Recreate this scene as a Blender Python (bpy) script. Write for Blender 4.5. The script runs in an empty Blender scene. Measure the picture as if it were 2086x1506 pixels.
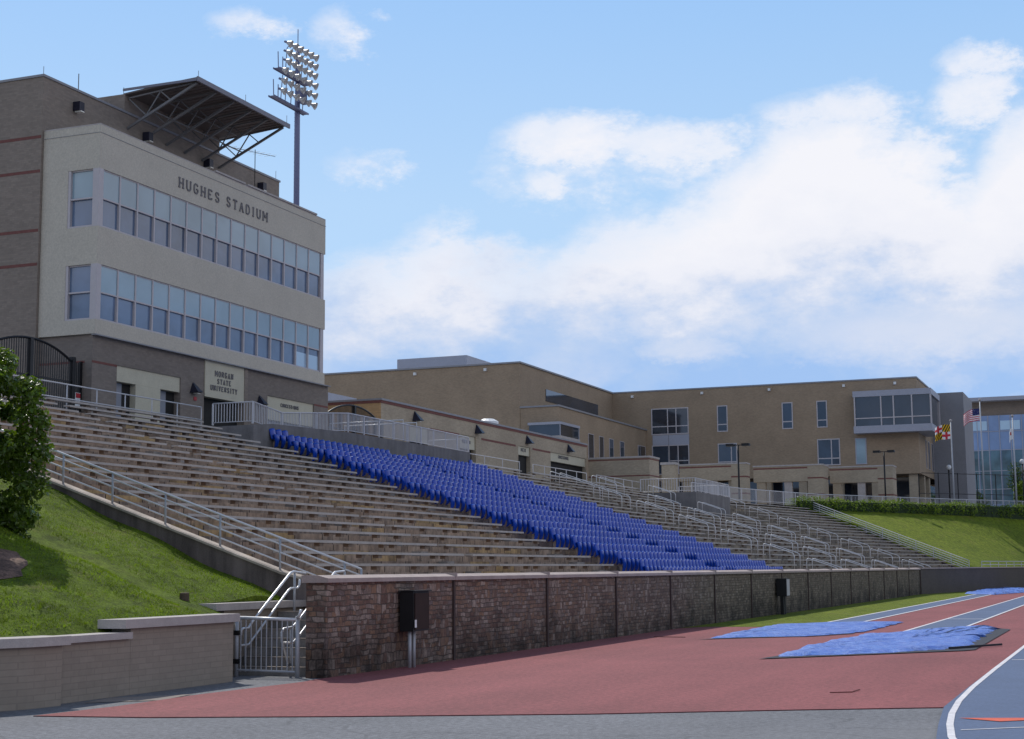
import bpy, bmesh, math, random
from mathutils import Vector, Matrix
random.seed(7)
scn = bpy.context.scene
COL = bpy.data.collections.new("stadium"); scn.collection.children.link(COL)
R = math.radians
ORD = ["first","second","third","fourth","fifth","sixth","seventh","eighth","ninth","tenth","eleventh","twelfth","thirteenth",
       "fourteenth","fifteenth","sixteenth","seventeenth","eighteenth","nineteenth","twentieth","twenty-first","twenty-second"]

# ------------------------------------------------------------------ mesh builder
class MB:
    def __init__(self): self.v = []; self.f = []; self.smooth = False
    def add(self, vs, fs):
        n = len(self.v); self.v += [tuple(p) for p in vs]; self.f += [tuple(i + n for i in f) for f in fs]; return self
    def box(self, x0, x1, y0, y1, z0, z1):
        return self.add([(x0,y0,z0),(x1,y0,z0),(x1,y1,z0),(x0,y1,z0),(x0,y0,z1),(x1,y0,z1),(x1,y1,z1),(x0,y1,z1)],
                        [(0,3,2,1),(4,5,6,7),(0,1,5,4),(1,2,6,5),(2,3,7,6),(3,0,4,7)])
    def quad(self, *p): return self.add(p, [tuple(range(len(p)))])
    def prism(self, poly, z0, z1):                      # poly: counter-clockwise xy
        n = len(poly)
        return self.add([(x,y,z0) for x,y in poly] + [(x,y,z1) for x,y in poly],
            [tuple(range(n-1,-1,-1)), tuple(range(n,2*n))] + [(i,(i+1)%n,n+(i+1)%n,n+i) for i in range(n)])
    def bar(self, p, q, w=.05, h=None, up=(0,0,1)):
        h = h or w; p = Vector(p); q = Vector(q); d = (q-p).normalized(); u = Vector(up)
        if abs(d.dot(u)) > .98: u = Vector((0,1,0))
        s = d.cross(u).normalized(); t = s.cross(d)
        vs = [c + a*s*w/2 + b*t*h/2 for c in (p,q) for a,b in ((-1,-1),(1,-1),(1,1),(-1,1))]
        return self.add(vs, [(0,1,2,3),(7,6,5,4),(0,4,5,1),(1,5,6,2),(2,6,7,3),(3,7,4,0)])
    def tube(self, pts, r=.025, n=6):
        pts = [Vector(p) for p in pts]; rings = []; m = len(pts); base = len(self.v)
        rr = r if isinstance(r, (list, tuple)) else [r]*m
        ref = None
        for i, p in enumerate(pts):
            d = (pts[min(i+1,m-1)] - pts[max(i-1,0)]).normalized()
            if ref is None or abs(d.dot(ref)) > .95:
                ref = Vector((0,0,1)) if abs(d.z) < .9 else Vector((1,0,0))
            s = d.cross(ref).normalized(); t = s.cross(d).normalized(); ref = t
            for k in range(n):
                a = 2*math.pi*k/n; self.v.append(tuple(p + rr[i]*(math.cos(a)*s + math.sin(a)*t)))
        for i in range(m-1):
            for k in range(n):
                a = base+i*n+k; b = base+i*n+(k+1)%n; self.f.append((a, b, b+n, a+n))
        self.f.append(tuple(base+k for k in range(n-1,-1,-1))); self.f.append(tuple(base+(m-1)*n+k for k in range(n)))
        return self
    def lathe(self, c, prof, n=12, axis=None):          # prof: (r,h) along axis
        c = Vector(c); ax = Vector(axis or (0,0,1)).normalized()
        s = ax.cross(Vector((0,1,0)) if abs(ax.y) < .9 else Vector((1,0,0))).normalized(); t = ax.cross(s)
        base = len(self.v); m = len(prof)
        for r, h in prof:
            for k in range(n):
                a = 2*math.pi*k/n; self.v.append(tuple(c + ax*h + r*(math.cos(a)*s + math.sin(a)*t)))
        for i in range(m-1):
            for k in range(n):
                a = base+i*n+k; b = base+i*n+(k+1)%n; self.f.append((a, b, b+n, a+n))
        self.f.append(tuple(base+k for k in range(n-1,-1,-1))); self.f.append(tuple(base+(m-1)*n+k for k in range(n)))
        return self
    def xform(self, fn): self.v = [tuple(fn(p)) for p in self.v]; return self
    def build(self, name, mat, parent=None, org=None, smooth=None, **props):
        o_ = Vector((0,0,0)) if org is None else Vector(org)
        if parent is not None and org is None: o_ = worldloc(parent)
        me = bpy.data.meshes.new(name)
        me.from_pydata([tuple(Vector(p) - o_) for p in self.v], [], self.f); me.update()
        if smooth if smooth is not None else self.smooth:
            for p in me.polygons: p.use_smooth = True
        if mat: me.materials.append(mat)
        ob = bpy.data.objects.new(name, me); COL.objects.link(ob)
        if parent is not None: ob.parent = parent
        elif org is not None: ob.location = o_
        for k, v in props.items(): ob[k] = v
        return ob
def worldloc(o):
    l = Vector(o.location)
    while o.parent: o = o.parent; l += Vector(o.location)
    return l
def thing(name, label, cat, loc, group=None):
    o = bpy.data.objects.new(name, None); COL.objects.link(o); o.location = loc; o.empty_display_size = .2
    o['label'] = label; o['category'] = cat
    if group: o['group'] = group
    return o
def tag(o, label, cat, group=None):
    o['label'] = label; o['category'] = cat
    if group: o['group'] = group
    return o
def dup(root, loc, label, rotz=None):
    r = root.copy(); COL.objects.link(r); r.location = loc; r['label'] = label
    if rotz is not None: r.rotation_euler = (0,0,rotz)
    for ch in root.children:
        c = ch.copy(); COL.objects.link(c); c.parent = r
        for g in ch.children:
            d = g.copy(); COL.objects.link(d); d.parent = c
    return r

# ------------------------------------------------------------------ materials
class NT:
    def __init__(s, name):
        s.m = bpy.data.materials.new(name); s.m.use_nodes = True; s.t = s.m.node_tree; s.n = s.t.nodes; s.n.clear()
        s.out = s.n.new('ShaderNodeOutputMaterial'); s.b = s.n.new('ShaderNodeBsdfPrincipled'); s.l(s.b.outputs[0], s.out.inputs[0])
        s.pos = s.n.new('ShaderNodeNewGeometry').outputs['Position']
    def l(s, a, b): s.t.links.new(a, b)
    def setin(s, sock, v):
        if hasattr(v, 'is_output'): s.l(v, sock)
        else:
            if isinstance(v, tuple) and len(v) == 3 and sock.type == 'RGBA': v = v + (1,)
            sock.default_value = v
    def math(s, op, a, b=0.0, c=None, clamp=False):
        n = s.n.new('ShaderNodeMath'); n.operation = op; n.use_clamp = clamp
        s.setin(n.inputs[0], a); s.setin(n.inputs[1], b)
        if c is not None: s.setin(n.inputs[2], c)
        return n.outputs[0]
    def vmul(s, v, k):
        n = s.n.new('ShaderNodeVectorMath'); n.operation = 'MULTIPLY'; s.setin(n.inputs[0], v); n.inputs[1].default_value = k; return n.outputs[0]
    def vadd(s, v, w):
        n = s.n.new('ShaderNodeVectorMath'); n.operation = 'ADD'; s.setin(n.inputs[0], v); s.setin(n.inputs[1], w); return n.outputs[0]
    def noise(s, scale=5, detail=4, rough=.6, vec=None, dist=0):
        n = s.n.new('ShaderNodeTexNoise'); n.inputs['Scale'].default_value = scale; n.inputs['Detail'].default_value = detail
        n.inputs['Roughness'].default_value = rough; n.inputs['Distortion'].default_value = dist
        s.l(vec if vec is not None else s.pos, n.inputs['Vector']); return n.outputs['Fac']
    def ramp(s, fac, stops):
        n = s.n.new('ShaderNodeValToRGB'); s.l(fac, n.inputs[0]); e = n.color_ramp.elements
        while len(e) < len(stops): e.new(.5)
        for el, (p, c) in zip(e, stops):
            el.position = p; el.color = (c + (1,)) if isinstance(c, tuple) else (c, c, c, 1)
        return n.outputs[0]
    def mix(s, f, a, b, mode='MIX'):
        n = s.n.new('ShaderNodeMix'); n.data_type = 'RGBA'; n.blend_type = mode
        s.setin(n.inputs[0], f); s.setin(n.inputs[6], a); s.setin(n.inputs[7], b); return n.outputs[2]
    def xyz(s, v=None):
        n = s.n.new('ShaderNodeSeparateXYZ'); s.l(v if v is not None else s.pos, n.inputs[0]); return n.outputs
    def comb(s, x, y, z=0.0):
        n = s.n.new('ShaderNodeCombineXYZ')
        for i, v in enumerate((x, y, z)): s.setin(n.inputs[i], v)
        return n.outputs[0]
    def wallvec(s):
        x = s.xyz(); return s.comb(s.math('ADD', x[0], x[1]), x[2], 0.0)
    def bump(s, h, strength=.3, dist=.02):
        n = s.n.new('ShaderNodeBump'); n.inputs['Strength'].default_value = strength; n.inputs['Distance'].default_value = dist
        s.l(h, n.inputs['Height']); s.l(n.outputs[0], s.b.inputs['Normal'])
    def fin(s, col, rough=.8, metal=0., spec=.3):
        s.setin(s.b.inputs['Base Color'], col); s.setin(s.b.inputs['Roughness'], rough); s.b.inputs['Metallic'].default_value = metal
        s.b.inputs['Specular IOR Level'].default_value = spec; return s.m
def sc(c, k): return tuple(min(1, x*k) for x in c)
def plain(name, c, rough=.7, metal=0., var=.2, scale=3., spec=.3, fine=True):
    t = NT(name); f = t.noise(scale, 5, .65)
    col = t.ramp(f, [(.25, sc(c, 1-var)), (.75, sc(c, 1+var))])
    if fine:
        g = t.noise(scale*18, 3, .6); col = t.mix(.35, col, t.mix(1.0, col, t.ramp(g, [(.3, .6), (.7, 1.25)]), 'MULTIPLY'))
    return t.fin(col, rough, metal, spec)
def brickmat(name, c, mortar, bw=.24, rh=.08, var=.10, weather=.12):
    t = NT(name); n = t.n.new('ShaderNodeTexBrick'); t.l(t.wallvec(), n.inputs['Vector'])
    n.inputs['Scale'].default_value = 1; n.inputs['Brick Width'].default_value = bw; n.inputs['Row Height'].default_value = rh
    n.inputs['Mortar Size'].default_value = rh*.09; n.inputs['Color1'].default_value = sc(c, 1-var) + (1,); n.inputs['Color2'].default_value = sc(c, 1+var) + (1,)
    n.inputs['Mortar'].default_value = mortar + (1,); n.inputs['Bias'].default_value = 0
    w = t.noise(.35, 5, .6); col = t.mix(1., n.outputs[0], t.ramp(w, [(.3, 1-weather), (.7, 1+weather*.4)]), 'MULTIPLY')
    w2 = t.noise(6, 4, .7); col = t.mix(.3, col, t.mix(1., col, t.ramp(w2, [(.3, .75), (.7, 1.15)]), 'MULTIPLY'))
    return t.fin(col, .85)

M = {}
M['cream'] = plain('cream_panel', (.515,.465,.385), .7, var=.06, scale=.8)
M['cream_dim'] = plain('cream_plaster', (.52,.48,.37), .7, var=.08, scale=1.5)
M['brick_dark'] = brickmat('grey_brown_brick', (.25,.205,.17), (.23,.19,.16))
M['brick_base'] = brickmat('grey_brown_base_brick', (.215,.18,.155), (.20,.17,.15))
M['brick_tan'] = brickmat('tan_brick', (.335,.25,.172), (.30,.23,.162), weather=.12)
M['brick_conc'] = brickmat('pale_tan_brick', (.39,.32,.235), (.36,.30,.225), weather=.15)
M['brick_orange'] = brickmat('warm_tan_brick', (.47,.30,.15), (.40,.27,.16), weather=.12)
M['brick_low'] = brickmat('beige_painted_brick', (.29,.245,.20), (.25,.21,.172), bw=.40, rh=.10, var=.05, weather=.10)
M['brick_end'] = brickmat('dark_brown_brick', (.085,.070,.062), (.075,.062,.055), weather=.15)
M['stripe'] = plain('red_brick_stripe', (.175,.07,.06), .8, var=.2, scale=6)
M['capstone'] = plain('pale_capstone', (.42,.38,.36), .8, var=.15, scale=3)
M['wallcap'] = plain('mauve_concrete_cap', (.37,.30,.275), .8, var=.2, scale=2.5)
M['grey_cap'] = plain('metal_coping', (.26,.26,.28), .5, var=.08)
M['rail'] = plain('galvanised_rail', (.62,.62,.64), .38, .35, var=.06, scale=8, spec=.5)
M['rail_dull'] = plain('dull_grey_rail', (.40,.41,.44), .5, .2, var=.08, scale=8)
M['white_rail'] = plain('pale_grey_painted_rail', (.52,.51,.53), .45, .0, var=.06, scale=6)
M['bench'] = plain('weathered_bench_aluminium', (.40,.36,.33), .5, .15, var=.2, scale=2.2)
M['bench_dull'] = plain('dull_bench_aluminium', (.38,.345,.315), .55, .1, var=.22, scale=1.5)
M['support'] = plain('dark_bench_support', (.21,.16,.13), .8, var=.35, scale=3)
M['blue'] = plain('blue_seat_plastic', (.003,.048,.38), .30, var=.22, scale=3, spec=.28, fine=False)
M['black'] = plain('black_painted_steel', (.012,.012,.014), .45, var=.2)
M['lamp'] = plain('dark_lamp_shade', (.02,.02,.035), .4, var=.2)
M['lampglass'] = plain('lamp_lens', (.75,.72,.65), .2, var=.05)
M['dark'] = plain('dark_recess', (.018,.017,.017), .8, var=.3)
M['door'] = plain('grey_door', (.22,.23,.27), .5, var=.08)
M['frame'] = plain('pale_window_frame', (.50,.46,.47), .5, var=.06, scale=5)
M['steel'] = plain('grey_canopy_steel', (.17,.165,.165), .5, var=.12)
M['canopy'] = plain('canopy_soffit', (.15,.125,.115), .6, var=.2, scale=1.2)
M['canopytop'] = plain('canopy_edge', (.20,.20,.24), .5, var=.08)
M['pole'] = plain('light_pole_steel', (.18,.19,.30), .45, .2, var=.06)
M['flood'] = plain('floodlight_reflector', (.50,.47,.44), .38, .3, var=.15, scale=10, spec=.5)
M['text'] = plain('grey_lettering', (.15,.14,.145), .5, var=.1)
M['white'] = plain('white_paint', (.72,.72,.72), .5, var=.06)
M['grey_panel'] = plain('grey_metal_panel', (.36,.37,.43), .45, var=.06, scale=.7)
M['greyblk'] = plain('grey_stone_panel', (.24,.235,.25), .6, var=.08, scale=.6)
M['red'] = plain('red_plate', (.4,.03,.04), .5, var=.1)
M['box_black'] = plain('black_cabinet', (.012,.012,.013), .6, var=.2)
M['box_brown'] = plain('brown_cabinet', (.035,.02,.017), .85, var=.2)
M['box_grey'] = plain('grey_cabinet', (.42,.41,.41), .5, var=.1)
M['bark'] = plain('bark', (.09,.065,.045), .9, var=.3, scale=8)

def glassmat(name, c, rough=.06, spec=.6, var=.35, sc_=.25):
    t = NT(name); f = t.noise(sc_, 4, .6, dist=.5)
    col = t.ramp(f, [(.3, sc(c, 1-var)), (.7, sc(c, 1+var))])
    m = t.fin(col, rough, 0., spec); t.b.inputs['Coat Weight'].default_value = .5; t.b.inputs['Coat Roughness'].default_value = .03
    return m
M['pane_up'] = glassmat('blind_pane', (.26,.36,.42), .12, .4, .2)
M['pane_low'] = glassmat('dark_pane', (.115,.165,.255), .06, .5, .45)
M['pane_sky'] = glassmat('sky_blue_pane', (.42,.58,.72), .15, .5, .06)
M['pane_dark'] = glassmat('dark_office_pane', (.022,.030,.045), .06, .6, .5)
M['pane_blue'] = glassmat('blue_office_pane', (.030,.045,.070), .06, .45, .4)
M['pane_teal'] = glassmat('teal_pane', (.07,.14,.18), .1, .5, .5, .3)
M['curtain'] = glassmat('blue_curtain_wall', (.20,.29,.50), .12, .5, .35, .08)

# pinkish concrete terraces with stains and panel seams, greying along the stand
def terrace_mat():
    t = NT('stained_terrace_concrete'); x = t.xyz()
    u = t.math('DIVIDE', x[0], 1.5); cell = t.math('FLOOR', u); fr = t.math('FRACT', u)
    row = t.math('FLOOR', t.math('DIVIDE', t.math('SUBTRACT', x[2], .21), .29555))
    # stagger the seams per row
    u2 = t.math('ADD', u, t.math('MULTIPLY', row, .37)); cell = t.math('FLOOR', u2); fr = t.math('FRACT', u2)
    wn = t.n.new('ShaderNodeTexWhiteNoise'); wn.noise_dimensions = '2D'; t.l(t.comb(cell, row), wn.inputs['Vector'])
    warm = t.ramp(wn.outputs['Value'], [(0., (.33,.24,.18)), (.45, (.40,.295,.22)), (.8, (.355,.27,.21)), (.93, (.46,.31,.16)), (1., (.48,.33,.165))])
    grey = t.ramp(wn.outputs['Value'], [(0., (.19,.165,.14)), (.6, (.245,.21,.17)), (1., (.30,.25,.19))])
    k = t.ramp(t.math('DIVIDE', x[0], 160.), [(.30, 0.), (.46, 1.)])
    col = t.mix(k, warm, grey)
    s1 = t.noise(1.1, 6, .7); s2 = t.noise(7, 4, .65, vec=t.vmul(t.pos, (1, 1, .5)))
    col = t.mix(1., col, t.ramp(s1, [(.33, .68), (.6, 1.08)]), 'MULTIPLY')
    col = t.mix(1., col, t.ramp(s2, [(.3, .62), (.65, 1.12)]), 'MULTIPLY')
    seam = t.math('LESS_THAN', fr, .025)
    col = t.mix(seam, col, (.035,.028,.025))
    blot = t.math('MULTIPLY', t.math('LESS_THAN', t.math('FRACT', t.math('ADD', t.math('MULTIPLY', u2, .83), t.math('MULTIPLY', row, .29))), .2),
                  t.math('GREATER_THAN', t.noise(2.3, 3, .6), .46))
    col = t.mix(t.math('MULTIPLY', blot, .4), col, (.055,.042,.040))
    return t.fin(col, .9)
M['terrace'] = terrace_mat()
def concrete(name, c, streak=.5):
    t = NT(name); s1 = t.noise(.9, 6, .7); v = t.noise(2.2, 4, .6, vec=t.vmul(t.pos, (1, 1, .12)))
    col = t.ramp(s1, [(.3, sc(c, .75)), (.7, sc(c, 1.15))]); col = t.mix(1., col, t.ramp(v, [(.32, 1-streak), (.6, 1.1)]), 'MULTIPLY')
    g = t.noise(40, 2, .6); col = t.mix(1., col, t.ramp(g, [(.3, .85), (.7, 1.1)]), 'MULTIPLY')
    t.bump(g, .2, .01); return t.fin(col, .9)
M['conc_side'] = concrete('weathered_brown_concrete', (.17,.135,.125))
M['conc_top'] = concrete('pale_curb_concrete', (.45,.38,.32), .25)
M['conc_plat'] = concrete('grey_platform_concrete', (.175,.165,.165), .15)
M['conc_step'] = concrete('step_concrete', (.27,.25,.235), .3)

def stone_mat():
    t = NT('rubble_stone'); x = t.xyz(); u = t.math('ADD', x[0], x[1])
    n = t.n.new('ShaderNodeTexNoise'); n.inputs['Scale'].default_value = 3.0; n.inputs['Detail'].default_value = 3; t.l(t.pos, n.inputs['Vector'])
    wv = t.n.new('ShaderNodeVectorMath'); wv.operation = 'MULTIPLY_ADD'
    t.l(n.outputs['Color'], wv.inputs[0]); wv.inputs[1].default_value = (.16,.10,.0); t.l(t.comb(u, x[2]), wv.inputs[2])
    def course(bw, rh, off, sq, sf):
        b = t.n.new('ShaderNodeTexBrick'); t.l(wv.outputs[0], b.inputs['Vector']); b.offset = off; b.squash = sq; b.squash_frequency = sf; b.offset_frequency = 2
        b.inputs['Scale'].default_value = 1; b.inputs['Brick Width'].default_value = bw; b.inputs['Row Height'].default_value = rh; b.inputs['Mortar Size'].default_value = .011; b.inputs['Mortar Smooth'].default_value = .3
        b.inputs['Color1'].default_value = (0,0,0,1); b.inputs['Color2'].default_value = (1,1,1,1); b.inputs['Mortar'].default_value = (.5,.5,.5,1); return b
    b1 = course(.27, .10, .37, .62, 3); b2 = course(.15, .20, .5, 1.5, 2)
    pick = t.math('GREATER_THAN', t.noise(1.6, 2, .5, vec=t.vadd(t.pos, (9.,4.,2.))), .54)
    v = t.mix(pick, b1.outputs['Color'], b2.outputs['Color']); mo = t.mix(pick, b1.outputs['Fac'], b2.outputs['Fac'])
    rnd = t.math('FRACT', t.math('ADD', t.xyz(v)[0], t.math('MULTIPLY', t.noise(.9, 2, .5), .25)))
    a = t.ramp(rnd, [(0., (.145,.085,.068)), (.2, (.20,.122,.095)), (.38, (.255,.152,.098)), (.55, (.17,.13,.12)), (.72, (.25,.18,.145)), (.9, (.36,.285,.24)), (1., (.155,.103,.084))])
    b = t.ramp(rnd, [(0., (.10,.082,.062)), (.4, (.145,.12,.09)), (.75, (.19,.155,.115)), (1., (.25,.21,.165))])
    k = t.ramp(t.math('DIVIDE', x[0], 120.), [(.30, 0.), (.52, 1.)])
    col = t.mix(k, a, b)
    g = t.noise(11, 5, .7); col = t.mix(1., col, t.ramp(g, [(.3, .6), (.7, 1.25)]), 'MULTIPLY')
    col = t.mix(t.math('MULTIPLY', mo, .8), col, (.095,.075,.062))
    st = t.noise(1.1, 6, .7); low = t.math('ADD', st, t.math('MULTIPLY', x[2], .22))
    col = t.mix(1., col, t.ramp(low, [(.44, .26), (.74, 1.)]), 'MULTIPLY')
    t.bump(t.math('SUBTRACT', t.math('MULTIPLY', g, .5), mo), .9, .05)
    return t.fin(col, .9)
M['stone'] = stone_mat()
M['pilaster'] = plain('dark_stone_joint', (.065,.045,.042), .9, var=.3, scale=3)

def ground_mat(name, c, var, s1, s2, rough=.9, speck=.3, bump=.15, patch=None, patch2=None):
    t = NT(name); a = t.noise(s1, 6, .65); b = t.noise(s2, 3, .6)
    col = t.ramp(a, [(.28, sc(c, 1-var)), (.72, sc(c, 1+var))])
    col = t.mix(1., col, t.ramp(b, [(.3, 1-speck), (.7, 1+speck)]), 'MULTIPLY')
    h = t.noise(s2*.18, 4, .7); col = t.mix(1., col, t.ramp(h, [(.38, 1-speck*.75), (.62, 1+speck*.7)]), 'MULTIPLY')
    if patch2:
        p = t.noise(1.3, 7, .75, dist=1.); col = t.mix(t.ramp(p, [(.55, 0.), (.7, .6)]), col, patch2)
        lo = t.n.new('ShaderNodeTexNoise'); lo.inputs['Scale'].default_value = .6; lo.inputs['Detail'].default_value = 3; t.l(t.vmul(t.pos, (.12, 1.4, 1)), lo.inputs['Vector'])
        col = t.mix(1., col, t.ramp(lo.outputs['Fac'], [(.3, .88), (.7, 1.1)]), 'MULTIPLY')
    if patch:
        p = t.noise(.09, 5, .7, dist=.6); col = t.mix(t.ramp(p, [(.5, 0.), (.62, .55)]), col, patch)
        q = t.noise(30, 2, .5); col = t.mix(t.math('MULTIPLY', t.math('GREATER_THAN', q, .69), .7), col, sc(c, 1.9))
        wn_ = t.n.new('ShaderNodeTexVoronoi'); wn_.feature = 'DISTANCE_TO_EDGE'; wn_.inputs['Scale'].default_value = .22; t.l(t.vadd(t.pos, t.vmul(t.ramp(t.noise(.8, 4, .6), [(0., 0.), (1., 1.)]), (1.2,1.2,0))), wn_.inputs['Vector'])
        col = t.mix(t.math('MULTIPLY', t.math('LESS_THAN', wn_.outputs['Distance'], .005), .28), col, sc(c, .35))
    t.bump(b, bump, .01); return t.fin(col, rough)
M['asphalt'] = ground_mat('weathered_asphalt', (.150,.152,.165), .16, .35, 60, speck=.34, patch=(.17,.17,.18))
M['track_red'] = ground_mat('red_track_rubber', (.225,.066,.068), .15, .22, 60, rough=.85, speck=.26, patch2=(.185,.058,.060))
M['rod'] = plain('dull_red_rod', (.16,.045,.045), .8, var=.2)
M['track_edge'] = plain('dark_red_edge', (.11,.03,.035), .9, var=.2)
M['track_blue'] = ground_mat('blue_track_rubber', (.085,.12,.205), .10, .4, 90, rough=.8, speck=.14)
M['line'] = ground_mat('white_line_paint', (.62,.60,.62), .12, 3, 60, speck=.1)
M['orange'] = ground_mat('orange_marking', (.60,.12,.075), .1, 2, 60, speck=.1)
M['slab'] = ground_mat('pale_concrete_slab', (.24,.205,.185), .12, 1, 60, speck=.12)
M['paving'] = ground_mat('concrete_paving', (.26,.25,.24), .12, .3, 30, speck=.12)
def grass_mat(name, c1, c2, c3, sc1=.5):
    t = NT(name); a = t.noise(sc1, 6, .7); b = t.noise(14, 5, .75, dist=.3); d = t.noise(70, 2, .6)
    col = t.ramp(a, [(.3, c1), (.55, c2), (.78, c3)])
    col = t.mix(1., col, t.ramp(b, [(.3, .5), (.7, 1.35)]), 'MULTIPLY'); col = t.mix(1., col, t.ramp(d, [(.3, .6), (.7, 1.3)]), 'MULTIPLY')
    e = t.noise(2.6, 5, .7, vec=t.vadd(t.pos, (40.,3.,1.))); col = t.mix(1., col, t.ramp(e, [(.36, .62), (.62, 1.25)]), 'MULTIPLY')
    dry = t.noise(.7, 5, .7, vec=t.vadd(t.pos, (3.,60.,1.))); col = t.mix(t.ramp(dry, [(.56, 0.), (.72, .55)]), col, (.20,.17,.05))
    t.bump(b, .8, .06); return t.fin(col, .9, spec=.15)
M['grass'] = grass_mat('lawn', (.075,.115,.008), (.115,.165,.010), (.15,.19,.018))
M['grass_far'] = grass_mat('far_lawn', (.11,.15,.010), (.145,.185,.012), (.17,.20,.018), .25)
M['mulch'] = ground_mat('brown_mulch', (.125,.075,.055), .3, 2, 25, speck=.5)
def leafmat(name, c, spec=.5, rough=.4, trans=.4):
    t = NT(name); a = t.noise(2.5, 3, .6); col = t.ramp(a, [(.3, sc(c, .55)), (.7, sc(c, 1.5))])
    m = t.fin(col, rough, 0, spec)
    tr = t.n.new('ShaderNodeBsdfTranslucent'); t.l(t.mix(1., col, (1.5,1.5,.7), 'MULTIPLY'), tr.inputs[0])
    ms = t.n.new('ShaderNodeMixShader'); ms.inputs[0].default_value = trans; t.l(t.b.outputs[0], ms.inputs[1]); t.l(tr.outputs[0], ms.inputs[2]); t.l(ms.outputs[0], t.out.inputs[0])
    return m
M['leaf'] = leafmat('glossy_leaf', (.082,.135,.016), .45, .32, .38)
M['leaf2'] = leafmat('hedge_leaf', (.12,.18,.016), .3, .5)
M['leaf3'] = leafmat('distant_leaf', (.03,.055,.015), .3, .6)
M['blade'] = leafmat('grass_blade', (.135,.20,.012), .2, .6, .35)
def tarp_mat():
    t = NT('blue_tarpaulin'); w = t.noise(.7, 4, .6, dist=2.5)
    rid = t.math('ABSOLUTE', t.math('SUBTRACT', t.noise(1.6, 6, .62, dist=1.6), .5)); fine = t.math('ABSOLUTE', t.math('SUBTRACT', t.noise(4.2, 5, .6, dist=1.2), .5))
    col = t.ramp(w, [(.3, (.022,.085,.42)), (.55, (.04,.13,.52)), (.75, (.08,.19,.60))])
    col = t.mix(t.ramp(rid, [(.0, .5), (.06, .0)]), col, (.20,.35,.72)); col = t.mix(t.ramp(fine, [(.0, .45), (.05, .0)]), col, (.03,.085,.36))  # pale fold highlights and darker fine creases painted into the colour
    m = t.fin(col, .42, 0, .4); t.bump(t.math('ADD', rid, t.math('MULTIPLY', fine, .4)), 1., .13); return m
M['tarp'] = tarp_mat()
M['tarp_edge'] = plain('dark_tarp_mat', (.02,.02,.03), .7, var=.2)

# ------------------------------------------------------------------ text in slab capitals
GL = {
 'H': [[(0,0),(0,1)],[(.62,0),(.62,1)],[(0,.5),(.62,.5)]], 'U': [[(0,1),(0,.2),(.15,0),(.47,0),(.62,.2),(.62,1)]],
 'G': [[(.6,.8),(.45,1),(.15,1),(0,.8),(0,.2),(.15,0),(.45,0),(.6,.2),(.6,.45),(.35,.45)]], 'E': [[(0,0),(0,1)],[(0,1),(.55,1),(.55,.85)],[(0,.5),(.4,.5)],[(0,0),(.55,0),(.55,.15)]],
 'S': [[(.58,.78),(.45,1),(.12,1),(0,.8),(.1,.58),(.48,.43),(.6,.2),(.45,0),(.12,0),(0,.22)]], 'T': [[(.31,0),(.31,1)],[(0,.85),(0,1),(.62,1),(.62,.85)]],
 'A': [[(0,0),(.31,1),(.62,0)],[(.12,.35),(.5,.35)]], 'D': [[(0,0),(0,1),(.4,1),(.6,.75),(.6,.25),(.4,0),(0,0)]], 'I': [[(.15,0),(.15,1)]],
 'M': [[(0,0),(0,1),(.4,.35),(.8,1),(.8,0)]], 'O': [[(.15,0),(.47,0),(.62,.2),(.62,.8),(.47,1),(.15,1),(0,.8),(0,.2),(.15,0)]],
 'R': [[(0,0),(0,1),(.45,1),(.58,.85),(.58,.65),(.45,.5),(0,.5)],[(.3,.5),(.62,0)]], 'N': [[(0,0),(0,1),(.62,0),(.62,1)]],
 'V': [[(0,1),(.31,0),(.62,1)]], 'Y': [[(0,1),(.31,.5),(.62,1)],[(.31,.5),(.31,0)]], 'C': [[(.6,.8),(.45,1),(.15,1),(0,.8),(0,.2),(.15,0),(.45,0),(.6,.2)]],
 'W': [[(0,1),(.2,0),(.4,.7),(.6,0),(.8,1)]] }
def lettering(mb, txt, x0, x1, z0, h, y, t=.11, serif=True):
    wd = [(.82 if c in 'MW' else .3 if c == 'I' else .62) if c != ' ' else .7 for c in txt]; gap = .62
    tot = sum(wd) + gap*(len(txt)-1); k = (x1-x0)/tot; x = x0
    for c, w in zip(txt, wd):
        if c != ' ':
            for st in GL[c]:
                for (a, b), (c2, d) in zip(st, st[1:]):
                    p = (x+a*k, y, z0+b*h); q = (x+c2*k, y, z0+d*h); mb.bar(p, q, t*h if abs(a-c2) < .02 else t*h*.9, .04, up=(0,1,0))
                if serif and len(st) == 2 and abs(st[0][0]-st[1][0]) < .02:
                    for b in (0, 1):
                        if c in 'HINMUTRV': mb.bar((x+st[0][0]*k-.13*k, y-.003, z0+b*h), (x+st[0][0]*k+.13*k, y-.003, z0+b*h), t*h*.8, .04, up=(0,1,0))
            if serif and c in 'NMUAVY':
                for xx, b in {'N': ((0,0),(0,1),(.62,1)), 'M': ((0,0),(.8,0),(0,1),(.8,1)), 'U': ((0,1),(.62,1)), 'A': ((0,0),(.62,0)), 'V': ((0,1),(.62,1)), 'Y': ((0,1),(.62,1),(.31,0))}[c]:
                    mb.bar((x+(xx-.12)*k, y-.003, z0+b*h), (x+(xx+.12)*k, y-.003, z0+b*h), t*h*.8, .04, up=(0,1,0))
        x += (w+gap)*k
    return mb

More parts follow.
